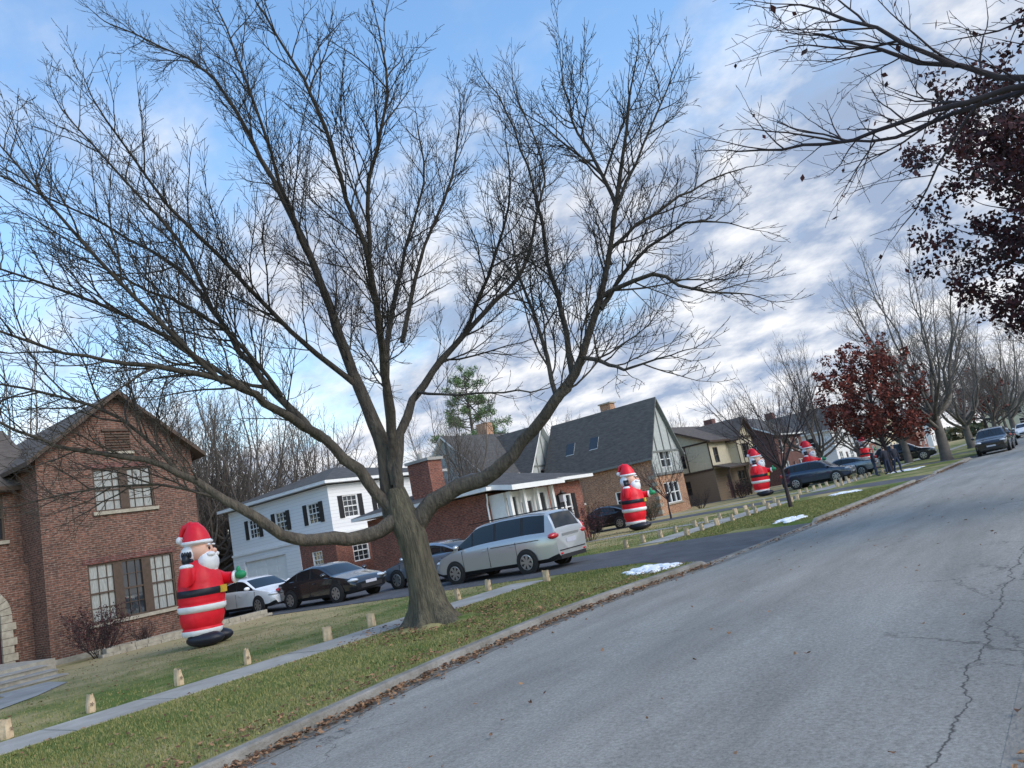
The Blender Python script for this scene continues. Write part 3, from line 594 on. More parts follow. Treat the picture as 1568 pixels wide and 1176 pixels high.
bt=empty('bare_maple_tree',tuple(B0))
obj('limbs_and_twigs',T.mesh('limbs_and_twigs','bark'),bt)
tm=MB(); rows=[]; prof=[(-.1,.66),(.05,.55),(.18,.46),(.4,.375),(.6,.345),(.8,.32),(1.05,.305),(1.3,.295),(1.55,.30),(1.8,.305),(2.15,.31),(2.45,.25),(2.8,.17)]
nn=40
for zz,rr in prof:
    row=[]
    for i in range(nn):
        ph=2*math.pi*i/nn; fl=max(0,(.6-zz))/.6; q=rr*(1+.24*fl*math.cos(5*ph+.6)+.14*fl*math.cos(3*ph+1)+.035*math.sin(9*ph+zz*.8)+.02*math.sin(17*ph-zz)+.03*math.sin(2*ph+zz*2))
        ox=-.03*zz-(.05 if zz>2 else 0); row.append((ox*2.2+q*math.cos(ph),-.05*zz+q*math.sin(ph),.12+zz))
    rows.append(row)
M['trunk']=mat('mossy_trunk_bark',(.155,.135,.092),(.045,.04,.03),7,.95,1,18,stretch=(2.2,2.2,.3))
for p_,q_ in zip(rows,rows[1:]):
    for i in range(nn): tm.poly([p_[i],p_[(i+1)%nn],q_[(i+1)%nn],q_[i]],'trunk')
def weld(o):
    w_=o.modifiers.new('w','WELD'); w_.merge_threshold=.001; return o
o=tm.build('trunk',bt,True); weld(o)
md=MB(); 
for i in range(60):
    ph=U(0,6.28); rr=U(.3,1.2)
    md.ell((rr*math.cos(ph),rr*math.sin(ph)*.9,.13),(U(.15,.4),U(.15,.4),U(.03,.12)*(1.4-rr)),'grass',8,5)
md.build('root_mound',bt,True)
def bare(seed,h,spread,trunk,dens=(1.6,2.0,2.6),rmin=.011,nl=8,maxl=3,len1=.2):
    random.seed(seed); t=Tree(dens=dens,up=.07,rmin=rmin,len1=h*len1,maxl=maxl,ang=.95,wob=.24)
    tube(t.V,t.F,[Vector((0,0,-.2)),Vector((0,0,.3)),Vector((.05,.0,h*.12)),Vector((0,.1,h*.25))],[trunk*1.4,trunk*1.05,trunk*.9,trunk*.7],9)
    for i in range(nl):
        az=6.283*i*.382+U(-.3,.3); z0=h*U(.14,.27); k=(.2,.6,1.,.85)[i%4]; rr=spread*k*U(.8,1.2); top=h*(1.0-.42*k*k*U(.7,1.2))*U(.9,1.04); pts=[Vector((0,.05,z0))]
        for q in range(1,6):
            f=q/5; pts.append(Vector((math.cos(az)*rr*f**.75+U(-.3,.3),math.sin(az)*rr*f**.75+U(-.3,.3),z0+(top-z0)*f**1.2)))
        t.limb(pts,trunk*.42,.022,6,None,.2,1.3)
    return t
bm=[bare(s,14,5.0+s*.5,.28,nl=9+s,rmin=.013,dens=(2.1,3.2),maxl=2,len1=.17).mesh('bare_tree_mesh','barkF') for s in (1,2,3,4)]
bH=[bare(21,15,7.4,.36,dens=(2.2,3.,3.6),rmin=.009,nl=15).mesh('bare_tree_mesh','barkG'),bare(22,14,6.2,.3,dens=(2.4,3.,3.6),rmin=.009,nl=12).mesh('bare_tree_mesh','barkF'),bare(25,12,6.8,.34,dens=(2.4,3.,3.6),rmin=.009,nl=12).mesh('bare_tree_mesh','barkG')]
for x,y,h,rz,m_ in ((-8.2,60,1,0,0),(-12.5,71,.9,1.2,2),(-18,66,.85,2.2,1),(-9,83,1.05,3,2),(-8.2,101,.9,4,1),(4.5,66,.9,1,1),(3.6,88,1.,2.5,2),(5.4,50,.8,5,0),(-34,38.5,.8,1,1),(-20,88,.8,1,2),(-7.8,122,1,3,0),(3.2,74,1,2,0)):
    e=empty('bare_tree',(x,y,.1),rz); obj('trunk_and_branches',bH[m_],e,sc=h)
dt=empty('distant_trees'); random.seed(5)
def dput(x,y,h): obj('tree',random.choice(bm),dt,(x,y,.3),U(0,6.28),h/14)
for i in range(24): dput(U(-75,-46),U(10,44),U(11,17))
for i in range(10): dput(U(-58,-47),U(26,44),U(12,16))
for i in range(18): dput(U(-70,-44),U(54,95),U(9,14))
for i in range(20): dput(U(-60,-36),U(95,200),U(9,15))
for i in range(7): dput(-9+U(-2,1),136+i*U(12,17),U(9,15)); dput(5+U(-1,2),108+i*13+U(-3,3),U(9,15))
for i in range(46): dput(U(-110,40),U(200,260),U(11,18))
for i in range(12): dput(U(8,30),U(70,200),U(10,16))
random.seed(9); hv=[Vector((U(-120,60),U(205,214),U(.2,3.2))) for _ in range(5000)]
he=empty('distant_hedge'); obj('leaf_mass',leafmesh('l',hv,'hedge',1,1.3,.3,.5),he)
random.seed(31); t=Tree(dens=(2.8,3.8,4.4),up=.05,rmin=.006,len1=1.6)
tube(t.V,t.F,[Vector((0,0,-.1)),Vector((0,0,.8)),Vector((.05,0,1.7))],[.1,.075,.06],8)
for i in range(8):
    az=i*.8; t.limb([Vector((.05,0,1.6)),Vector((.7*math.cos(az),.7*math.sin(az),2.5)),Vector((1.6*math.cos(az),1.6*math.sin(az),3.6)),Vector((2.4*math.cos(az),2.4*math.sin(az),4.8))],.04,.012,5,None,.15)
e=empty('young_bare_tree',(-10.4,31.9,.15)); obj('trunk_and_branches',t.mesh('m','barkT'),e)
e=empty('ornamental_bare_tree',(-20.6,41.5,.15),1); obj('trunk_and_branches',t.mesh('m','barkT'),e,sc=.7)
def leafy(name,loc,seed,zc,rad,rz,nb,leafm,per,size,spread,trunk,barkm='barkT',drop=.0):
    random.seed(seed); t=Tree(dens=(2.0,2.6,2.6),up=.03,rmin=.007,len1=rad*.5,maxl=3)
    tube(t.V,t.F,[Vector((0,0,-.1)),Vector((0,0,zc*.3)),Vector((0,0,zc)),Vector((.1,0,zc+rz*.9))],[trunk,trunk*.8,trunk*.5,.02],9)
    for i in range(nb):
        az=i*2.4; f=(i+.5)/nb; v=-.8+1.75*f; rr=rad*math.sqrt(max(.05,1-v*v))*U(.75,1.08); z1=zc+v*rz; z0=max(zc*.35,z1-rr*.6)
        t.limb([Vector((0,0,z0)),Vector((rr*.5*math.cos(az),rr*.5*math.sin(az),z0+(z1-z0)*.6)),Vector((rr*.85*math.cos(az),rr*.85*math.sin(az),z1))],trunk*.28,.014,5,None,.15)
    e=empty(name,loc); obj('trunk_and_branches',t.mesh('m',barkm),e)
    obj('leaves',leafmesh('l',[p for p in t.tips if R()>drop],leafm,per,size,spread),e)
leafy('russet_oak_tree',(-11,55.6,.1),41,5.0,3.3,3.4,28,'leafR',5,.24,.28,.2,drop=.12)
leafy('russet_oak_tree',(-9.6,108,.1),42,5.4,3.0,3.0,16,'leafR',3,.3,.25,.2,drop=.3)
leafy('purple_leaf_tree',(1.6,20.5,.12),43,6.1,3.4,3.2,38,'leafP',11,.125,.28,.24,drop=.05)
random.seed(47); t=Tree(dens=(4.5,5,5.5),up=.0,rmin=.004,len1=1.35,maxl=3,wob=.24)
tube(t.V,t.F,[Vector((0,0,-.1)),Vector((0,0,.4)),Vector((0,0,2)),Vector((-.1,0,3.6))],[.35,.26,.22,.19],10)
for pts,r0 in (([(-.1,0,3.3),(-1.2,.4,4.3),(-2.3,.8,5.0),(-3.3,1.0,5.9),(-4.2,1.1,6.8)],.065),([(-1.9,.6,4.8),(-3.0,.7,5.1),(-3.9,.9,5.25),(-4.8,1.2,5.6),(-5.5,1.3,5.9)],.04),([(-2.3,.8,5.0),(-3.2,1.5,5.3),(-4.1,2.0,5.6),(-4.9,2.3,6.2)],.035),([(-.1,0,3.6),(-.8,0,5.2),(-1.9,0,6.6),(-3.1,-.1,7.6)],.06),([(-1.2,.4,4.3),(-2.0,.9,5.8),(-2.6,1.2,6.8),(-3.2,1.4,8.0)],.04),([(-3.0,.9,5.6),(-3.6,.8,6.4),(-4.3,.9,7.2)],.03),([(0,0,3.4),(1,.8,5),(2,1.4,7)],.09),([(0,0,3.4),(.3,-1,5),(.6,-2,7)],.09),([(-.1,0,3.6),(0,.2,6),(.1,.1,8.5)],.09)):
    t.limb([Vector(p) for p in pts],r0,.012,6,None,.2)
e=empty('overhanging_tree',(2.9,8.6,.12)); obj('trunk_and_branches',t.mesh('m','barkT'),e)
obj('withered_leaves',leafmesh('l',[p for p in t.tips if R()<.035],'leafP',1,.1,.05),e)
random.seed(51); pm=MB(); pm.tube([(0,0,0),(0,0,7),(.2,0,13)],[.25,.17,.03],8,'barkF'); tips=[]
for i in range(54):
    z=4.5+8.7*(i/54)**.9; az=i*2.399; L_=(14.2-z)*.42*U(.55,1.25)+.4
    end=Vector((math.cos(az)*L_,math.sin(az)*L_,z+U(.1,.9))); pm.tube([(0,0,z),end*.6+Vector((0,0,z*.4-.1)),end],[.045,.03,.012],4,'barkF',False)
    for q in range(int(6*L_)): tips.append(Vector((0,0,z)).lerp(end,U(.5,1.05))+rv()*.25)
e=empty('pine_tree',(-49,59,.4)); pm.build('trunk_and_boughs',e).scale=(1.3,1.3,1.3)
obj('needles',leafmesh('l',tips,'needle',22,.3,.3,.09),e,sc=1.3)
def shrub(loc,rad,h,seed,m='barkT',leaf=None):
    random.seed(seed); t=Tree(dens=(6,9,9),up=.1,rmin=.004,len1=h*.45,maxl=2)
    for i in range(22):
        az=U(0,6.28); k=U(.2,1)*rad; t.limb([Vector((k*.2*math.cos(az),k*.2*math.sin(az),0)),Vector((k*.7*math.cos(az),k*.7*math.sin(az),h*.45)),Vector((k*math.cos(az),k*math.sin(az),h*U(.65,.9)))],.012,.005,4,None,.1)
    e=empty('bare_shrub',loc); obj('stems',t.mesh('m',m),e)
    if leaf: obj('leaves',leafmesh('l',t.tips,leaf,1,.07,.06),e)
shrub((-26.4,11.4,.15),1.25,1.4,61,leaf='leafP'); shrub((-27.2,13.2,.15),.5,.7,62); shrub((-26.9,15,.15),.6,.8,68,leaf='leafB'); shrub((-20.2,31.6,.15),1.3,1.5,63,leaf='leafP'); shrub((-22,29.5,.15),.6,.9,64,leaf='hedge'); shrub((-22.6,50.5,.15),.9,1.1,65); shrub((-23.5,62,.15),1,1.2,66,leaf='hedge'); shrub((-22,57,.15),.9,1.2,67,leaf='leafP'); shrub((-23.2,44,.15),1.1,1.2,69,leaf='hedge')
wl=MB()
random.seed(3)
for r_ in range(2):
    y=11.2+.15*r_
    while y<17.2:
        w_=U(.3,.5); wl.box(-26.05+U(-.02,.02)-.05*r_,-25.75-.05*r_+U(-.02,.02),y,y+w_-.015,.1+r_*.15,.245+r_*.15,'stone'); y+=w_
wl.build('stone_edging')
# ------------------------------------------------------------------ vehicles
def car(name,loc,rz,kind,paint):
    e=empty(name,loc,rz)
    if kind=='van':
        Lh=2.56;hw=.97;wb=(1.55,-1.45);wr=.34
        belt=[(-2.56,1.05),(-1.5,1.08),(0,1.06),(1.2,1.02),(1.7,.98),(2.2,.86),(2.45,.7),(2.56,.55)]
        roof=[(-2.56,1.07),(-2.5,1.2),(-2.36,1.6),(-2.2,1.70),(-1.6,1.755),(-.5,1.765),(.3,1.72),(.6,1.66),(1.5,1.1),(1.75,.985),(2.2,.865),(2.56,.555)]
        gl=(-2.2,1.35);ws=(.62,1.5);rw=(-2.51,-2.3);pil=[(-1.42,-1.3),(-.3,-.2),(.68,.75)]
    elif kind=='suv':
        Lh=2.35;hw=.94;wb=(1.4,-1.35);wr=.37
        belt=[(-2.35,1.0),(-1.5,1.1),(0,1.06),(1.0,1.03),(1.6,.98),(2.1,.88),(2.35,.7)]
        roof=[(-2.35,1.02),(-2.25,1.25),(-1.95,1.58),(-1.5,1.66),(-.4,1.69),(.2,1.64),(.45,1.57),(1.15,1.1),(1.4,1.01),(2.1,.89),(2.35,.71)]
        gl=(-2.0,1.05);ws=(.42,1.14);rw=(-2.26,-1.98);pil=[(-1.3,-1.18),(-.3,-.2),(.5,.56)]
    else:
        Lh=2.36;hw=.91;wb=(1.42,-1.36);wr=.33
        belt=[(-2.36,.85),(-2.25,.97),(-1.5,1.0),(0,.95),(.9,.92),(1.5,.88),(2.1,.76),(2.36,.56)]
        roof=[(-2.36,.86),(-2.22,.99),(-1.75,1.04),(-1.1,1.3),(-.6,1.41),(-.1,1.445),(.25,1.4),(.45,1.34),(1.15,.98),(1.35,.92),(2.1,.765),(2.36,.565)]
        gl=(-1.6,1.05);ws=(.42,1.13);rw=(-1.72,-.85);pil=[(-1.0,-.93),(-.16,-.08)]
    b=MB(); xs=[]; x=-Lh
    ex=[v for p_ in pil for v in p_]+list(gl)+list(ws)+list(rw)
    xs=sorted(set([round(-Lh+2*Lh*i/44,3) for i in range(45)]+ex))
    rings=[]
    for x in xs:
        bz=interp(x,belt); rz_=max(interp(x,roof),bz+.004); q=abs(x)/Lh; h=hw*(1-.13*q**5-.05*q**14); zb=.22+.1*max(0,q-.85)/.15
        gh=rz_-bz; hr=h-.05-gh*.34 if gh>.05 else h-.07-.1*gh
        cr=.03 if gh>.1 else .025
        rings.append([(x,0,zb),(x,h*.86,zb),(x,h-.015,zb+.12),(x,h,.55*bz+.12),(x,h-.005,bz*.9),(x,h-.035,bz),(x,h-.055-(gh*.04),bz+gh*.1),(x,hr+.03,rz_-min(.06,gh*.15)),(x,hr-.06,rz_-.0),(x,hr*.8,rz_+cr*.4),(x,0,rz_+cr)])
    nr=len(rings[0])
    for i in range(len(xs)-1):
        xm=(xs[i]+xs[i+1])/2
        for j in range(nr-1):
            m=paint
            inp=any(p_[0]<xm<p_[1] for p_ in pil)
            if j==6 and gl[0]<xm<gl[1] and interp(xm,roof)-interp(xm,belt)>.1: m='plast' if inp else 'cglass'
            if j in(8,9) and ws[0]<xm<ws[1]: m='cglass'
            if j in(8,9) and rw[0]<xm<rw[1]: m='cglass'
            if j==1: m='plast'
            for s_ in (1,-1):
                q=[rings[i][j],rings[i+1][j],rings[i+1][j+1],rings[i][j+1]]
                q=[(p_[0],p_[1]*s_,p_[2]) for p_ in q]
                b.poly(q if s_>0 else q[::-1],m)
    for i_ in (0,-1): 
        rg=rings[i_]; b.poly([(p_[0],p_[1],p_[2]) for p_ in rg]+[(p_[0],-p_[1],p_[2]) for p_ in rg[::-1]],paint)
    o=b.build('body',e,True); weld(o); es=o.modifiers.new('e','EDGE_SPLIT'); es.split_angle=math.radians(32)
    for k_,wx in enumerate(wb):
        for s_ in (1,-1):
            w=MB(); yo=s_*(hw+.005)
            w.tube([(wx,yo-s_*.03,wr),(wx,yo+s_*.008,wr)],[wr+.06]*2,28,'plast')
            w.tube([(wx,yo-s_*.2,wr),(wx,yo+s_*.01,wr),(wx,yo+s_*.025,wr)],[wr,wr,wr*.94],28,'tire')
            w.tube([(wx,yo+s_*.015,wr),(wx,yo+s_*.032,wr)],[wr*.68]*2,24,'plast')
            w.tube([(wx,yo+s_*.02,wr),(wx,yo+s_*.045,wr)],[wr*.16]*2,12,'rim')
            for q in range(7):
                an=q*6.283/7; c,sn=math.cos(an),math.sin(an); pz=lambda r_,t_,yy:(wx+c*r_-sn*t_,yy,wr+sn*r_+c*t_)
                y0=yo+s_*.03;y1=yo+s_*.042
                w.hexa([pz(.04,-.03,y0),pz(wr*.66,-.045,y0),pz(wr*.66,.045,y0),pz(.04,.03,y0),pz(.04,-.03,y1),pz(wr*.66,-.045,y1),pz(wr*.66,.045,y1),pz(.04,.03,y1)],'rim')
            for q in range(24):
                a0=q*6.283/24;a1=a0+6.283/24
                w.poly([(wx+math.cos(a0)*wr*.6,yo+s_*.04,wr+math.sin(a0)*wr*.6),(wx+math.cos(a1)*wr*.6,yo+s_*.04,wr+math.sin(a1)*wr*.6),(wx+math.cos(a1)*wr*.7,yo+s_*.034,wr+math.sin(a1)*wr*.7),(wx+math.cos(a0)*wr*.7,yo+s_*.034,wr+math.sin(a0)*wr*.7)],'rim')
            w.build('wheel',e)
    d=MB(); bz0=interp(0,belt)
    seams=[1.22,.0 if kind!='sed' else -.12,-1.2 if kind!='sed' else -1.05]
    if kind=='van': seams=[1.15,.02,-1.1]
    for s_ in (1,-1):
        for sx in seams: d.box(sx-.006,sx+.006,min(s_*(hw-.02),s_*(hw+.002)),max(s_*(hw-.02),s_*(hw+.002)),.36,bz0*.93,'plast')
        for sx in (.2,-.95): d.ell((sx,s_*(hw+.012),bz0*.84),(.1,.02,.02),paint,8,6)
        d.ell((ws[1]-.22,s_*(hw+.1),bz0+.09),(.09,.13,.08),paint,10,8)
        hz=interp(Lh-.25,belt)-.07; d.ell((Lh-.26,s_*(hw*.72),hz),(.25,.2,.075),'head',12,8)
        if kind=='van':
            d.ell((-Lh+.1,s_*(hw-.2),.98),(.14,.24,.1),'tail',12,8); d.box(-2.2,1.0,min(s_*.55,s_*.6),max(s_*.55,s_*.6),1.79,1.82,'plast'); d.box(-2.0,-.1,min(s_*(hw-.01),s_*(hw+.004)),max(s_*(hw-.01),s_*(hw+.004)),.93,.95,'plast')
        elif kind=='suv': d.ell((-Lh+.13,s_*(hw-.16),1.02),(.14,.16,.14),'tail',12,8)
        else: d.ell((-Lh+.14,s_*(hw-.2),.82),(.16,.2,.09),'tail',12,8)
        d.ell((-Lh+.02,s_*(hw*.65),.42),(.04,.12,.04),'tail',8,6)
    d.box(-Lh-.012,-Lh+.03,-.26,.26,.7,.84,'plate')
    d.box(Lh-.1,Lh+.012,-.5,.5,.36,.5,'plast'); d.box(Lh-.06,Lh+.01,-.26,.26,.5,.6,'plate' if kind!='van' else 'plast')
    if kind=='van': d.box(-Lh-.02,-Lh+.02,-.45,.45,.93,1.0,'rim'); d.box(-Lh-.02,-Lh+.05,-.7,.7,.5,.53,'plast')
    d.box(-Lh-.01,-Lh+.1,-.7,.7,.26,.38,'plast')
    d.build('trim_and_lights',e,True,split=True)
    return e
GZ=.17
car('minivan',(-15.85,19.75,GZ),math.pi,'van','vsilver')
car('grey_sedan',(-20.4,21.2,GZ),math.pi,'sed','vgrey')
car('dark_sedan',(-24.4,19.2,GZ),0,'sed','vdark')
car('white_sedan',(-28.9,18.9,GZ+.03),0,'sed','vwhite')
car('white_suv',(-18.3,23.9,GZ),math.pi,'suv','vwhite')
car('black_sedan',(-24.4,40.6,GZ),math.pi,'sed','vdark')
car('blue_suv',(-15.4,54.6,GZ),0,'suv','vblue')
car('silver_sedan',(-14.8,59.3,GZ),math.pi,'sed','vgrey')
car('black_suv',(-12.8,72,GZ),.1,'suv','vdark')
car('dark_street_suv',(-5.2,60,.02),-math.pi/2,'suv','vdark')
car('dark_street_sedan',(-5.4,67,.02),-math.pi/2,'sed','vblue')
car('street_sedan',(-5.2,96,.02),-math.pi/2,'sed','vwhite')
# ------------------------------------------------------------------ santas
def santa(loc,rz,h=3.3):
    e=empty('inflatable_santa',loc,rz); b=MB()
    prof=[(.30,.50,'swhite'),(.36,.56,'swhite'),(.46,.57,'swhite'),(.52,.53,'sred'),(.6,.58,'sred'),(.8,.62,'sred'),(.92,.6,'sred'),(.94,.64,'swhite'),(1.0,.68,'swhite'),(1.1,.68,'swhite'),(1.14,.64,'sred'),(1.24,.66,'sred'),(1.34,.645,'sred'),(1.36,.66,'sblack'),(1.44,.665,'sblack'),(1.53,.65,'sblack'),(1.55,.635,'sred'),(1.7,.63,'sred'),(1.9,.58,'sred'),(2.1,.48,'sred'),(2.22,.38,'sred'),(2.3,.33,'sred')]
    nu=28; k0=len(b.v)
    for z,r_,m in prof:
        for i in range(nu):
            ph=6.2832*i/nu; rr=r_*(1+.022*math.cos(ph*8)+.012*math.sin(z*9+ph*2)); b.v.append((rr*.93*math.cos(ph)+.05*math.sin((z-.3)*1.5),rr*math.sin(ph),z))
    for a in range(len(prof)-1):
        mi=b.mi(prof[a][2] if prof[a][2]==prof[a+1][2] else prof[a+1][2] )
        for i in range(nu): b.f.append((k0+a*nu+i,k0+a*nu+(i+1)%nu,k0+(a+1)*nu+(i+1)%nu,k0+(a+1)*nu+i)); b.m.append(mi)
    for s_ in (1,-1): b.ell((.2,s_*.3,.2),(.52,.3,.2),'sblack'); b.ell((.02,s_*.27,.32),(.3,.27,.2),'sblack')
    b.box(.63,.71,-.14,.14,1.35,1.54,'sgold')
    b.ell((.1,0,2.5),(.36,.35,.34),'sskin'); b.ell((-.1,0,2.46),(.33,.38,.32),'swhite')
    b.ell((.3,0,2.2),(.28,.37,.36),'swhite'); b.ell((.34,0,2.0),(.2,.24,.24),'swhite')
    for s_ in(1,-1):
        b.ell((.46,s_*.13,2.41),(.1,.17,.075),'swhite'); b.ell((.42,s_*.13,2.58),(.035,.035,.05),'sblack',10,8); b.ell((.42,s_*.14,2.68),(.05,.08,.03),'swhite',10,8)
    b.ell((.49,0,2.5),(.08,.08,.075),'sskin'); 
    b.ell((.03,0,2.78),(.43,.41,.115),'swhite')
    hp=[(.02,0,2.8),(0,0,2.95),(-.03,0,3.1),(-.08,0,3.23),(-.16,0,3.31)]
    b.tube(hp,[.38,.35,.29,.2,.07],20,'sred'); b.tube([(-.1,0,3.25),(-.3,.0,3.22),(-.42,0,3.0)],[.14,.1,.06],12,'sred'); b.ell((-.44,0,2.9),(.11,.11,.11),'swhite')
    # raised right arm beside the shoulder, black glove at cheek height
    b.tube([(-.02,-.42,2.0),(-.02,-.64,1.82),(.02,-.8,1.78),(.04,-.82,1.98),(.04,-.78,2.12)],[.2,.21,.2,.17,.15],14,'sred'); b.ell((.04,-.77,2.15),(.18,.18,.08),'swhite')
    b.ell((.04,-.76,2.32),(.11,.13,.15),'sblack'); b.ell((.15,-.72,2.3),(.08,.06,.06),'sblack',10,8)
    for q in range(4): b.ell((-.04+q*.07,-.77,2.46),(.04,.05,.09),'sblack',8,6)
    b.tube([(0,.42,2.0),(.15,.6,1.82),(.45,.62,1.68),(.75,.5,1.68)],[.2,.21,.19,.16],14,'sred'); b.ell((.82,.47,1.69),(.08,.18,.18),'swhite')
    b.ell((1.0,.42,1.73),(.17,.13,.12),'sgreen'); b.ell((.96,.4,1.87),(.06,.06,.11),'sgreen',10,8)
    o=b.build('inflated_body',e,True); weld(o); es=o.modifiers.new('e','EDGE_SPLIT'); es.split_angle=math.radians(50); o.scale=(h/3.3,)*3
    o.rotation_euler=(0,math.radians(2.5),0)
for x,y,a,h in ((-20.2,11.4,36,3.3),(-19.2,34.6,15,3.35),(-18.7,52.2,5,3.3),(-17.7,61.2,0,3.3),(-19.5,88,-5,3.2)): santa((x,y,.16),math.radians(a),h)
# ------------------------------------------------------------------ luminary bags
random.seed(8)
def bag(x,y):
    e=empty('paper_bag_luminary',(x,y,.15),U(-.6,.6)); b=MB(); w,d,h=.095,.07,.28
    n=12; lv=((0,1,1),(.1,1.04,1.0),(.2,1.0,.8),(h,1.1,.5))
    e.rotation_euler=(U(-.08,.08),U(-.08,.08),e.rotation_euler[2])
    rows=[]
    for z,sx,sy in lv:
        row=[]
        for i in range(n):
            an=6.2832*i/n; c_,s_=math.cos(an),math.sin(an); k_=1/max(abs(c_),abs(s_))*.9
            row.append((w*c_*k_*sx+U(-.004,.004),d*s_*k_*sy+U(-.004,.004),z+(U(-.02,.02) if z==h else 0)))
        rows.append(row)
    for p_,q_ in zip(rows,rows[1:]):
        for i in range(n): b.poly([p_[i],p_[(i+1)%n],q_[(i+1)%n],q_[i]],'bag')
    b.poly([(p_[0]*.93,p_[1]*.9,.06) for p_ in rows[0]],'bagd')
    b.build('paper',e); c=MB()
    for an in range(5):
        a0=an*1.2566; c.poly([(w+.012,.0,.13),(w+.012,.022*math.cos(a0-.4),.13+.022*math.sin(a0-.4)),(w+.012,.035*math.cos(a0),.13+.04*math.sin(a0)),(w+.012,.022*math.cos(a0+.4),.13+.022*math.sin(a0+.4))],'bagd')
    c.build('star_cutout',e)
y=1.4
while y<60:
    if not any(a+.6<y<b_-.6 for a,b_ in DR): bag(-13.5+U(-.1,.1),y+U(-.2,.2))
    if y>15.5 and not any(a<y<b_ for a,b_ in DR): bag(-11.8+U(-.1,.1),y+U(-.2,.2))
    y+=1.45
# ------------------------------------------------------------------ grass blades, leaves, snow
def nearok(x,y):
    if x>cx(y)-.2: return False
    if -13.3<x<-12.0: return False
    if x<-9.6 and any(a+.85<y<b_-.85 for a,b_ in DR): return False
    if x>-9.7 and any(a-.2<y<b_+.2 for a,b_ in DR): return False
    if x<-16.8 and 17<y<25.6: return False
    if y<8.3 and x<-16.2:
        for (px,py),(qx,qy) in zip(pts_path,pts_path[1:]):
            d_=Vector((qx-px,qy-py)); t_=max(0,min(1,((x-px)*d_.x+(y-py)*d_.y)/d_.length_squared))
            if (Vector((x,y))-Vector((px,py))-d_*t_).length<.66: return False
    return x>-27.5
V=[];F=[]; cnt=0
while cnt<130000:
    y=2+R()**1.6*34; x=U(-24,-7) if R()<.4 else U(-12.05,-7)
    if not nearok(x,y) or (x<-13 and R()<min(.9,(-13-x)/9)): continue
    z=gz(x,y)-.005; a=U(0,6.28); w=.006+.0004*y; h=U(.02,.05); c,s_=math.cos(a)*w,math.sin(a)*w; i=len(V)
    V+=[(x-c,y-s_,z),(x+c,y+s_,z),(x+U(-.02,.02),y+U(-.02,.02),z+h)]; F.append((i,i+1,i+2)); cnt+=1
cnt=0
while cnt<5000:
    y=U(3,10); x=U(RX+.17,2); i=len(V); z=.12; a=U(0,6.28); w=.006; c,s_=math.cos(a)*w,math.sin(a)*w
    V+=[(x-c,y-s_,z),(x+c,y+s_,z),(x+U(-.02,.02),y+U(-.02,.02),z+U(.02,.05))]; F.append((i,i+1,i+2)); cnt+=1
me=bpy.data.meshes.new('grass'); me.from_pydata(V,[],F); me.materials.append(M['blade']); obj('grass',me)
V=[];F=[]
def leaf(x,y,z,s_):
    a=U(0,6.28); i=len(V); t=[U(0,.03) for _ in range(6)]
    for q,(rr,an) in enumerate(((1,0),(.55,.9),(.6,2.2),(.8,3.14),(.6,4.1),(.55,5.3))): V.append((x+s_*rr*math.cos(a+an),y+s_*rr*math.sin(a+an),z+t[q]))
    F.append(tuple(range(i,i+6)))
for _ in range(4600):
    y=2+R()**1.3*50; 
    if indr(y) and R()<.8: continue
    leaf(cx(y)+abs(random.gauss(.05,.13))*(1 if R()<.8 else 2)+.02,y,U(.0,.05),U(.025,.05))
for _ in range(1800):
    y=2+R()**1.3*36; x=U(-27,-8)
    if nearok(x,y): leaf(x,y,.18,U(.025,.045))
for _ in range(600):
    ph=U(0,6.28); rr=U(.6,2.2); leaf(-11+rr*math.cos(ph)+.5,11+rr*math.sin(ph),.19,U(.03,.05))
for _ in range(600):
    y=2+R()*14; leaf(cx(y)-abs(random.gauss(.2,.3))-.15,y,.16,U(.025,.045))
for _ in range(120): leaf(U(-7,-.6),2+R()**1.5*30,.075,U(.02,.045))
for _ in range(80): leaf(RX+U(-.4,0),U(3,12),.02,U(.025,.045))
for _ in range(60): leaf(RX+U(.2,1.5),U(3,10),.15,U(.025,.045))
me=bpy.data.meshes.new('fallen_leaves'); me.from_pydata(V,[],F); me.materials.append(M['leafB']); obj('fallen_leaves',me)
def snow(x,y,rx,ry,h,n=26):
    b=MB()
    for _ in range(n):
        a=U(0,6.28); k=R()**.7; s_=U(.12,.3)
        b.ell((k*rx*math.cos(a),k*ry*math.sin(a),0),(s_*rx*1.2,s_*ry*1.2,h*U(.4,1)*(1.1-k*.6)),'snow',9,6)
    b.build('snow_patch',smooth=True,loc=(x,y,.14))
random.seed(77)
snow(-8.6,15.6,.65,.55,.12,40); snow(-8.2,24.8,.5,1.0,.09,36); snow(-9.5,36.5,1.0,1.2,.08); snow(-9.5,53,1.1,1.5,.08)
e=empty('small_american_flag',(-22.0,5.6,.15),.2); b=MB(); b.tube([(0,0,0),(0,0,.7)],[.008,.006],6,'brown')
for i in range(13): b.box(-.003,.003,.01,.3,.5+i*.014,.514+i*.014,'flagr' if i%2==0 else 'white')
b.box(-.006,.006,.01,.13,.6,.684,'flagb'); b.build('flag_cloth_and_stick',e)
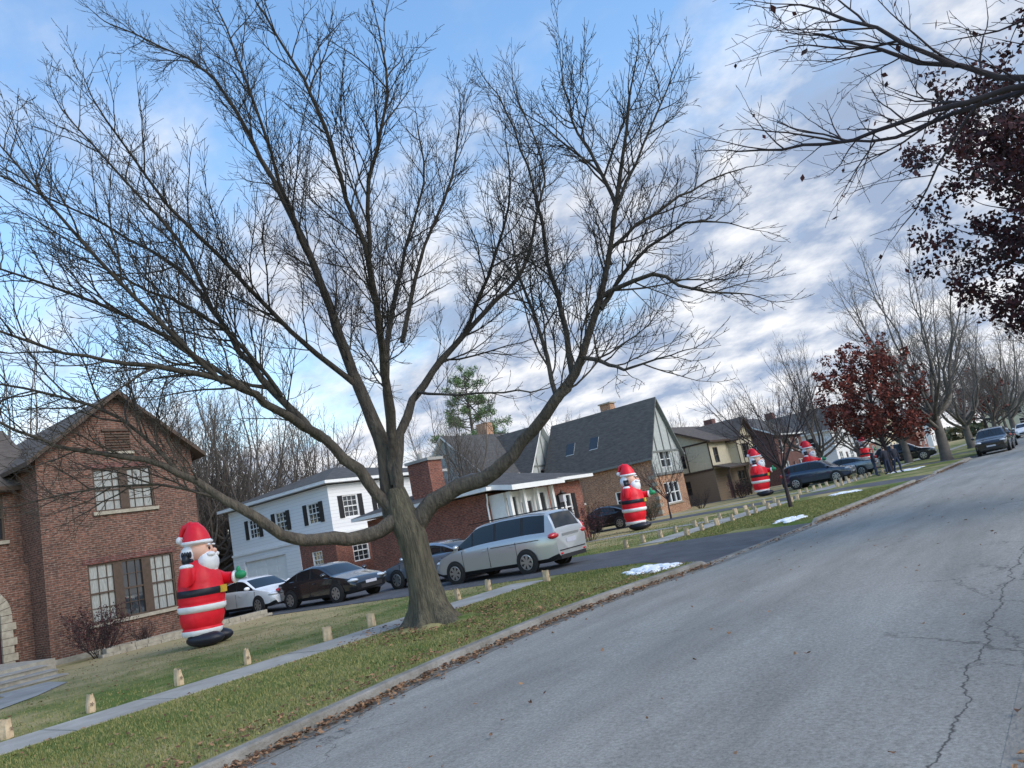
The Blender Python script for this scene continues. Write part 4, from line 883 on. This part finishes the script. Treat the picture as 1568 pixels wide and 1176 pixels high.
# ------------------------------------------------------------------ people
def person(loc,rz,step=.12):
    j=[(0,0,.95),(0,0,1.15),(0,0,1.38),(0,0,1.48),(0,0,1.62),(0,.0,1.74), (0,.19,1.4),(.03,.25,1.13),(.12,.22,.9),(.15,.21,.82),(0,-.19,1.4),(-.03,-.25,1.13),(.05,-.24,.88),(.08,-.23,.8),
       (0,.1,.9),(step,.11,.5),(step*.6,.12,.08),(step*.6+.18,.13,.04),(0,-.1,.9),(-step*.6,-.11,.5),(-step*1.6,-.12,.1),(-step*1.6+.18,-.13,.05)]
    r_=[.15,.15,.17,.06,.095,.07,.075,.055,.042,.035,.075,.055,.042,.035,.1,.07,.05,.04,.1,.07,.05,.04]
    E=[(0,1),(1,2),(2,3),(3,4),(4,5),(2,6),(6,7),(7,8),(8,9),(2,10),(10,11),(11,12),(12,13),(0,14),(14,15),(15,16),(16,17),(0,18),(18,19),(19,20),(20,21)]
    me=bpy.data.meshes.new('p'); me.from_pydata(j,E,[]); o=bpy.data.objects.new('p',me); COL.objects.link(o)
    o.modifiers.new('s','SKIN'); sk=me.skin_vertices[0].data
    for i,q in enumerate(r_): sk[i].radius=(q,q); sk[i].use_root=(i==0)
    o.modifiers.new('ss','SUBSURF').levels=2
    dg=bpy.context.evaluated_depsgraph_get(); nm=bpy.data.meshes.new_from_object(o.evaluated_get(dg)); bpy.data.objects.remove(o)
    nm.materials.clear()
    for k_ in ('jeans','jacket','skin','hair'): nm.materials.append(M[k_])
    for p_ in nm.polygons:
        c=p_.center; p_.use_smooth=True
        p_.material_index=0 if c.z<.92 and abs(c.y)<.2 else 1 if c.z<1.49 and not(c.z<.87) else 2
        if c.z>1.66 or (c.z>1.55 and c.x<-.02): p_.material_index=3
    e=empty('person',loc,rz); obj('figure',nm,e)
    b=MB(); b.ell((.1,0,1.61),(.03,.018,.025),'skin',8,6)
    for s_ in(1,-1): b.ell((.085,s_*.035,1.64),(.012,.012,.01),'hair',6,5); b.ell((0,s_*.095,1.62),(.02,.015,.03),'skin',6,5)
    b.build('face_details',e)
person((-9.6,50.6,.15),-.6); person((-10.3,51.4,.15),2.6,.05); person((-10.9,50.9,.15),.4,.05)
# ------------------------------------------------------------------ sky
wd=bpy.data.worlds.new('World'); S.world=wd; wd.use_nodes=True; nt=wd.node_tree; nt.nodes.clear(); L=nt.links.new
out=N(nt,'ShaderNodeOutputWorld'); sky=N(nt,'ShaderNodeTexSky'); sky.sky_type='NISHITA'; sky.sun_disc=False
SE,SR=math.radians(36),math.radians(85)
sky.sun_elevation=SE; sky.sun_rotation=SR; sky.air_density=1.3; sky.dust_density=.6; sky.ozone_density=2.1
hs=N(nt,'ShaderNodeHueSaturation',Saturation=1.12,Value=2.0); L(sky.outputs[0],hs.inputs['Color'])
b1=N(nt,'ShaderNodeBackground',Strength=.15); L(hs.outputs[0],b1.inputs[0])
tc=N(nt,'ShaderNodeTexCoord'); sp=N(nt,'ShaderNodeSeparateXYZ'); L(tc.outputs['Generated'],sp.inputs[0])
def MA(op,a,b_=None,c=None):
    n=N(nt,'ShaderNodeMath',operation=op)
    for i,q in enumerate((a,b_,c)):
        if q is None: continue
        if isinstance(q,(int,float)): n.inputs[i].default_value=q
        else: L(q,n.inputs[i])
    return n.outputs[0]
zc=MA('ADD',MA('MAXIMUM',sp.outputs[2],0.),.28)
cb=N(nt,'ShaderNodeCombineXYZ'); L(MA('DIVIDE',sp.outputs[0],zc),cb.inputs[0]); L(MA('DIVIDE',sp.outputs[1],zc),cb.inputs[1])
mp=N(nt,'ShaderNodeMapping'); mp.inputs['Rotation'].default_value=(0,0,.9); mp.inputs['Scale'].default_value=(1.,1.25,1); mp.inputs['Location'].default_value=(5.3,2.2,0); L(cb.outputs[0],mp.inputs[0])
n1=N(nt,'ShaderNodeTexNoise',Scale=1.3,Detail=6.,Roughness=.6); L(mp.outputs[0],n1.inputs['Vector'])
n2=N(nt,'ShaderNodeTexNoise',Scale=5.,Detail=5.,Roughness=.58); L(mp.outputs[0],n2.inputs['Vector'])
cov=MA('ADD',n1.outputs['Fac'],MA('MULTIPLY',sp.outputs[1],.28)); cov=MA('ADD',cov,MA('MULTIPLY',sp.outputs[2],-.46)); cov=MA('ADD',cov,MA('MULTIPLY',sp.outputs[0],.06))
cov=MA('ADD',cov,MA('MULTIPLY',MA('SUBTRACT',n2.outputs['Fac'],.5),.2))
r1=N(nt,'ShaderNodeMapRange',interpolation_type='SMOOTHSTEP'); r1.inputs['From Min'].default_value=.27; r1.inputs['From Max'].default_value=.60; L(cov,r1.inputs[0])
r2=N(nt,'ShaderNodeValToRGB'); e=r2.color_ramp.elements; e[0].position=.36; e[0].color=(.34,.43,.60,1); e[1].position=.62; e[1].color=(.92,.93,.96,1)
lowz=MA('MULTIPLY',MA('SUBTRACT',.22,MA('MINIMUM',sp.outputs[2],.22)),.9)
L(MA('ADD',MA('ADD',n2.outputs['Fac'],lowz),MA('MULTIPLY',sp.outputs[1],-.08)),r2.inputs[0])
b2=N(nt,'ShaderNodeBackground',Strength=1.12); L(r2.outputs[0],b2.inputs[0])
ms=N(nt,'ShaderNodeMixShader'); L(r1.outputs[0],ms.inputs[0]); L(b1.outputs[0],ms.inputs[1]); L(b2.outputs[0],ms.inputs[2]); L(ms.outputs[0],out.inputs[0])
sl=bpy.data.lights.new('sun','SUN'); sl.energy=2.4; sl.angle=math.radians(40); sl.color=(1,.93,.83)
so=bpy.data.objects.new('sun',sl); COL.objects.link(so)
sd=Vector((math.sin(SR)*math.cos(SE),math.cos(SR)*math.cos(SE),math.sin(SE))); so.rotation_euler=sd.to_track_quat('Z','Y').to_euler(); so.location=(0,0,40)
# ------------------------------------------------------------------ camera
th=math.radians(11.3);pt=math.radians(10.2);yw=math.radians(36)
Fd=Vector((-math.sin(yw)*math.cos(pt),math.cos(yw)*math.cos(pt),math.sin(pt))); Rr=Vector((math.cos(yw),math.sin(yw),0)); Up=Rr.cross(Fd)
X=Rr*math.cos(th)-Up*math.sin(th); Y=Up*math.cos(th)+Rr*math.sin(th)
cam=bpy.data.cameras.new('camera'); co=bpy.data.objects.new('camera',cam); COL.objects.link(co)
mw=Matrix((X,Y,-Fd)).transposed().to_4x4(); mw.translation=(0,0,1.8); co.matrix_world=mw
cam.sensor_width=36; cam.lens=1150/1568*36; cam.clip_end=3000; cam.clip_start=.05
S.camera=co
S.view_settings.view_transform='Standard'; S.view_settings.look='None'; S.view_settings.exposure=0
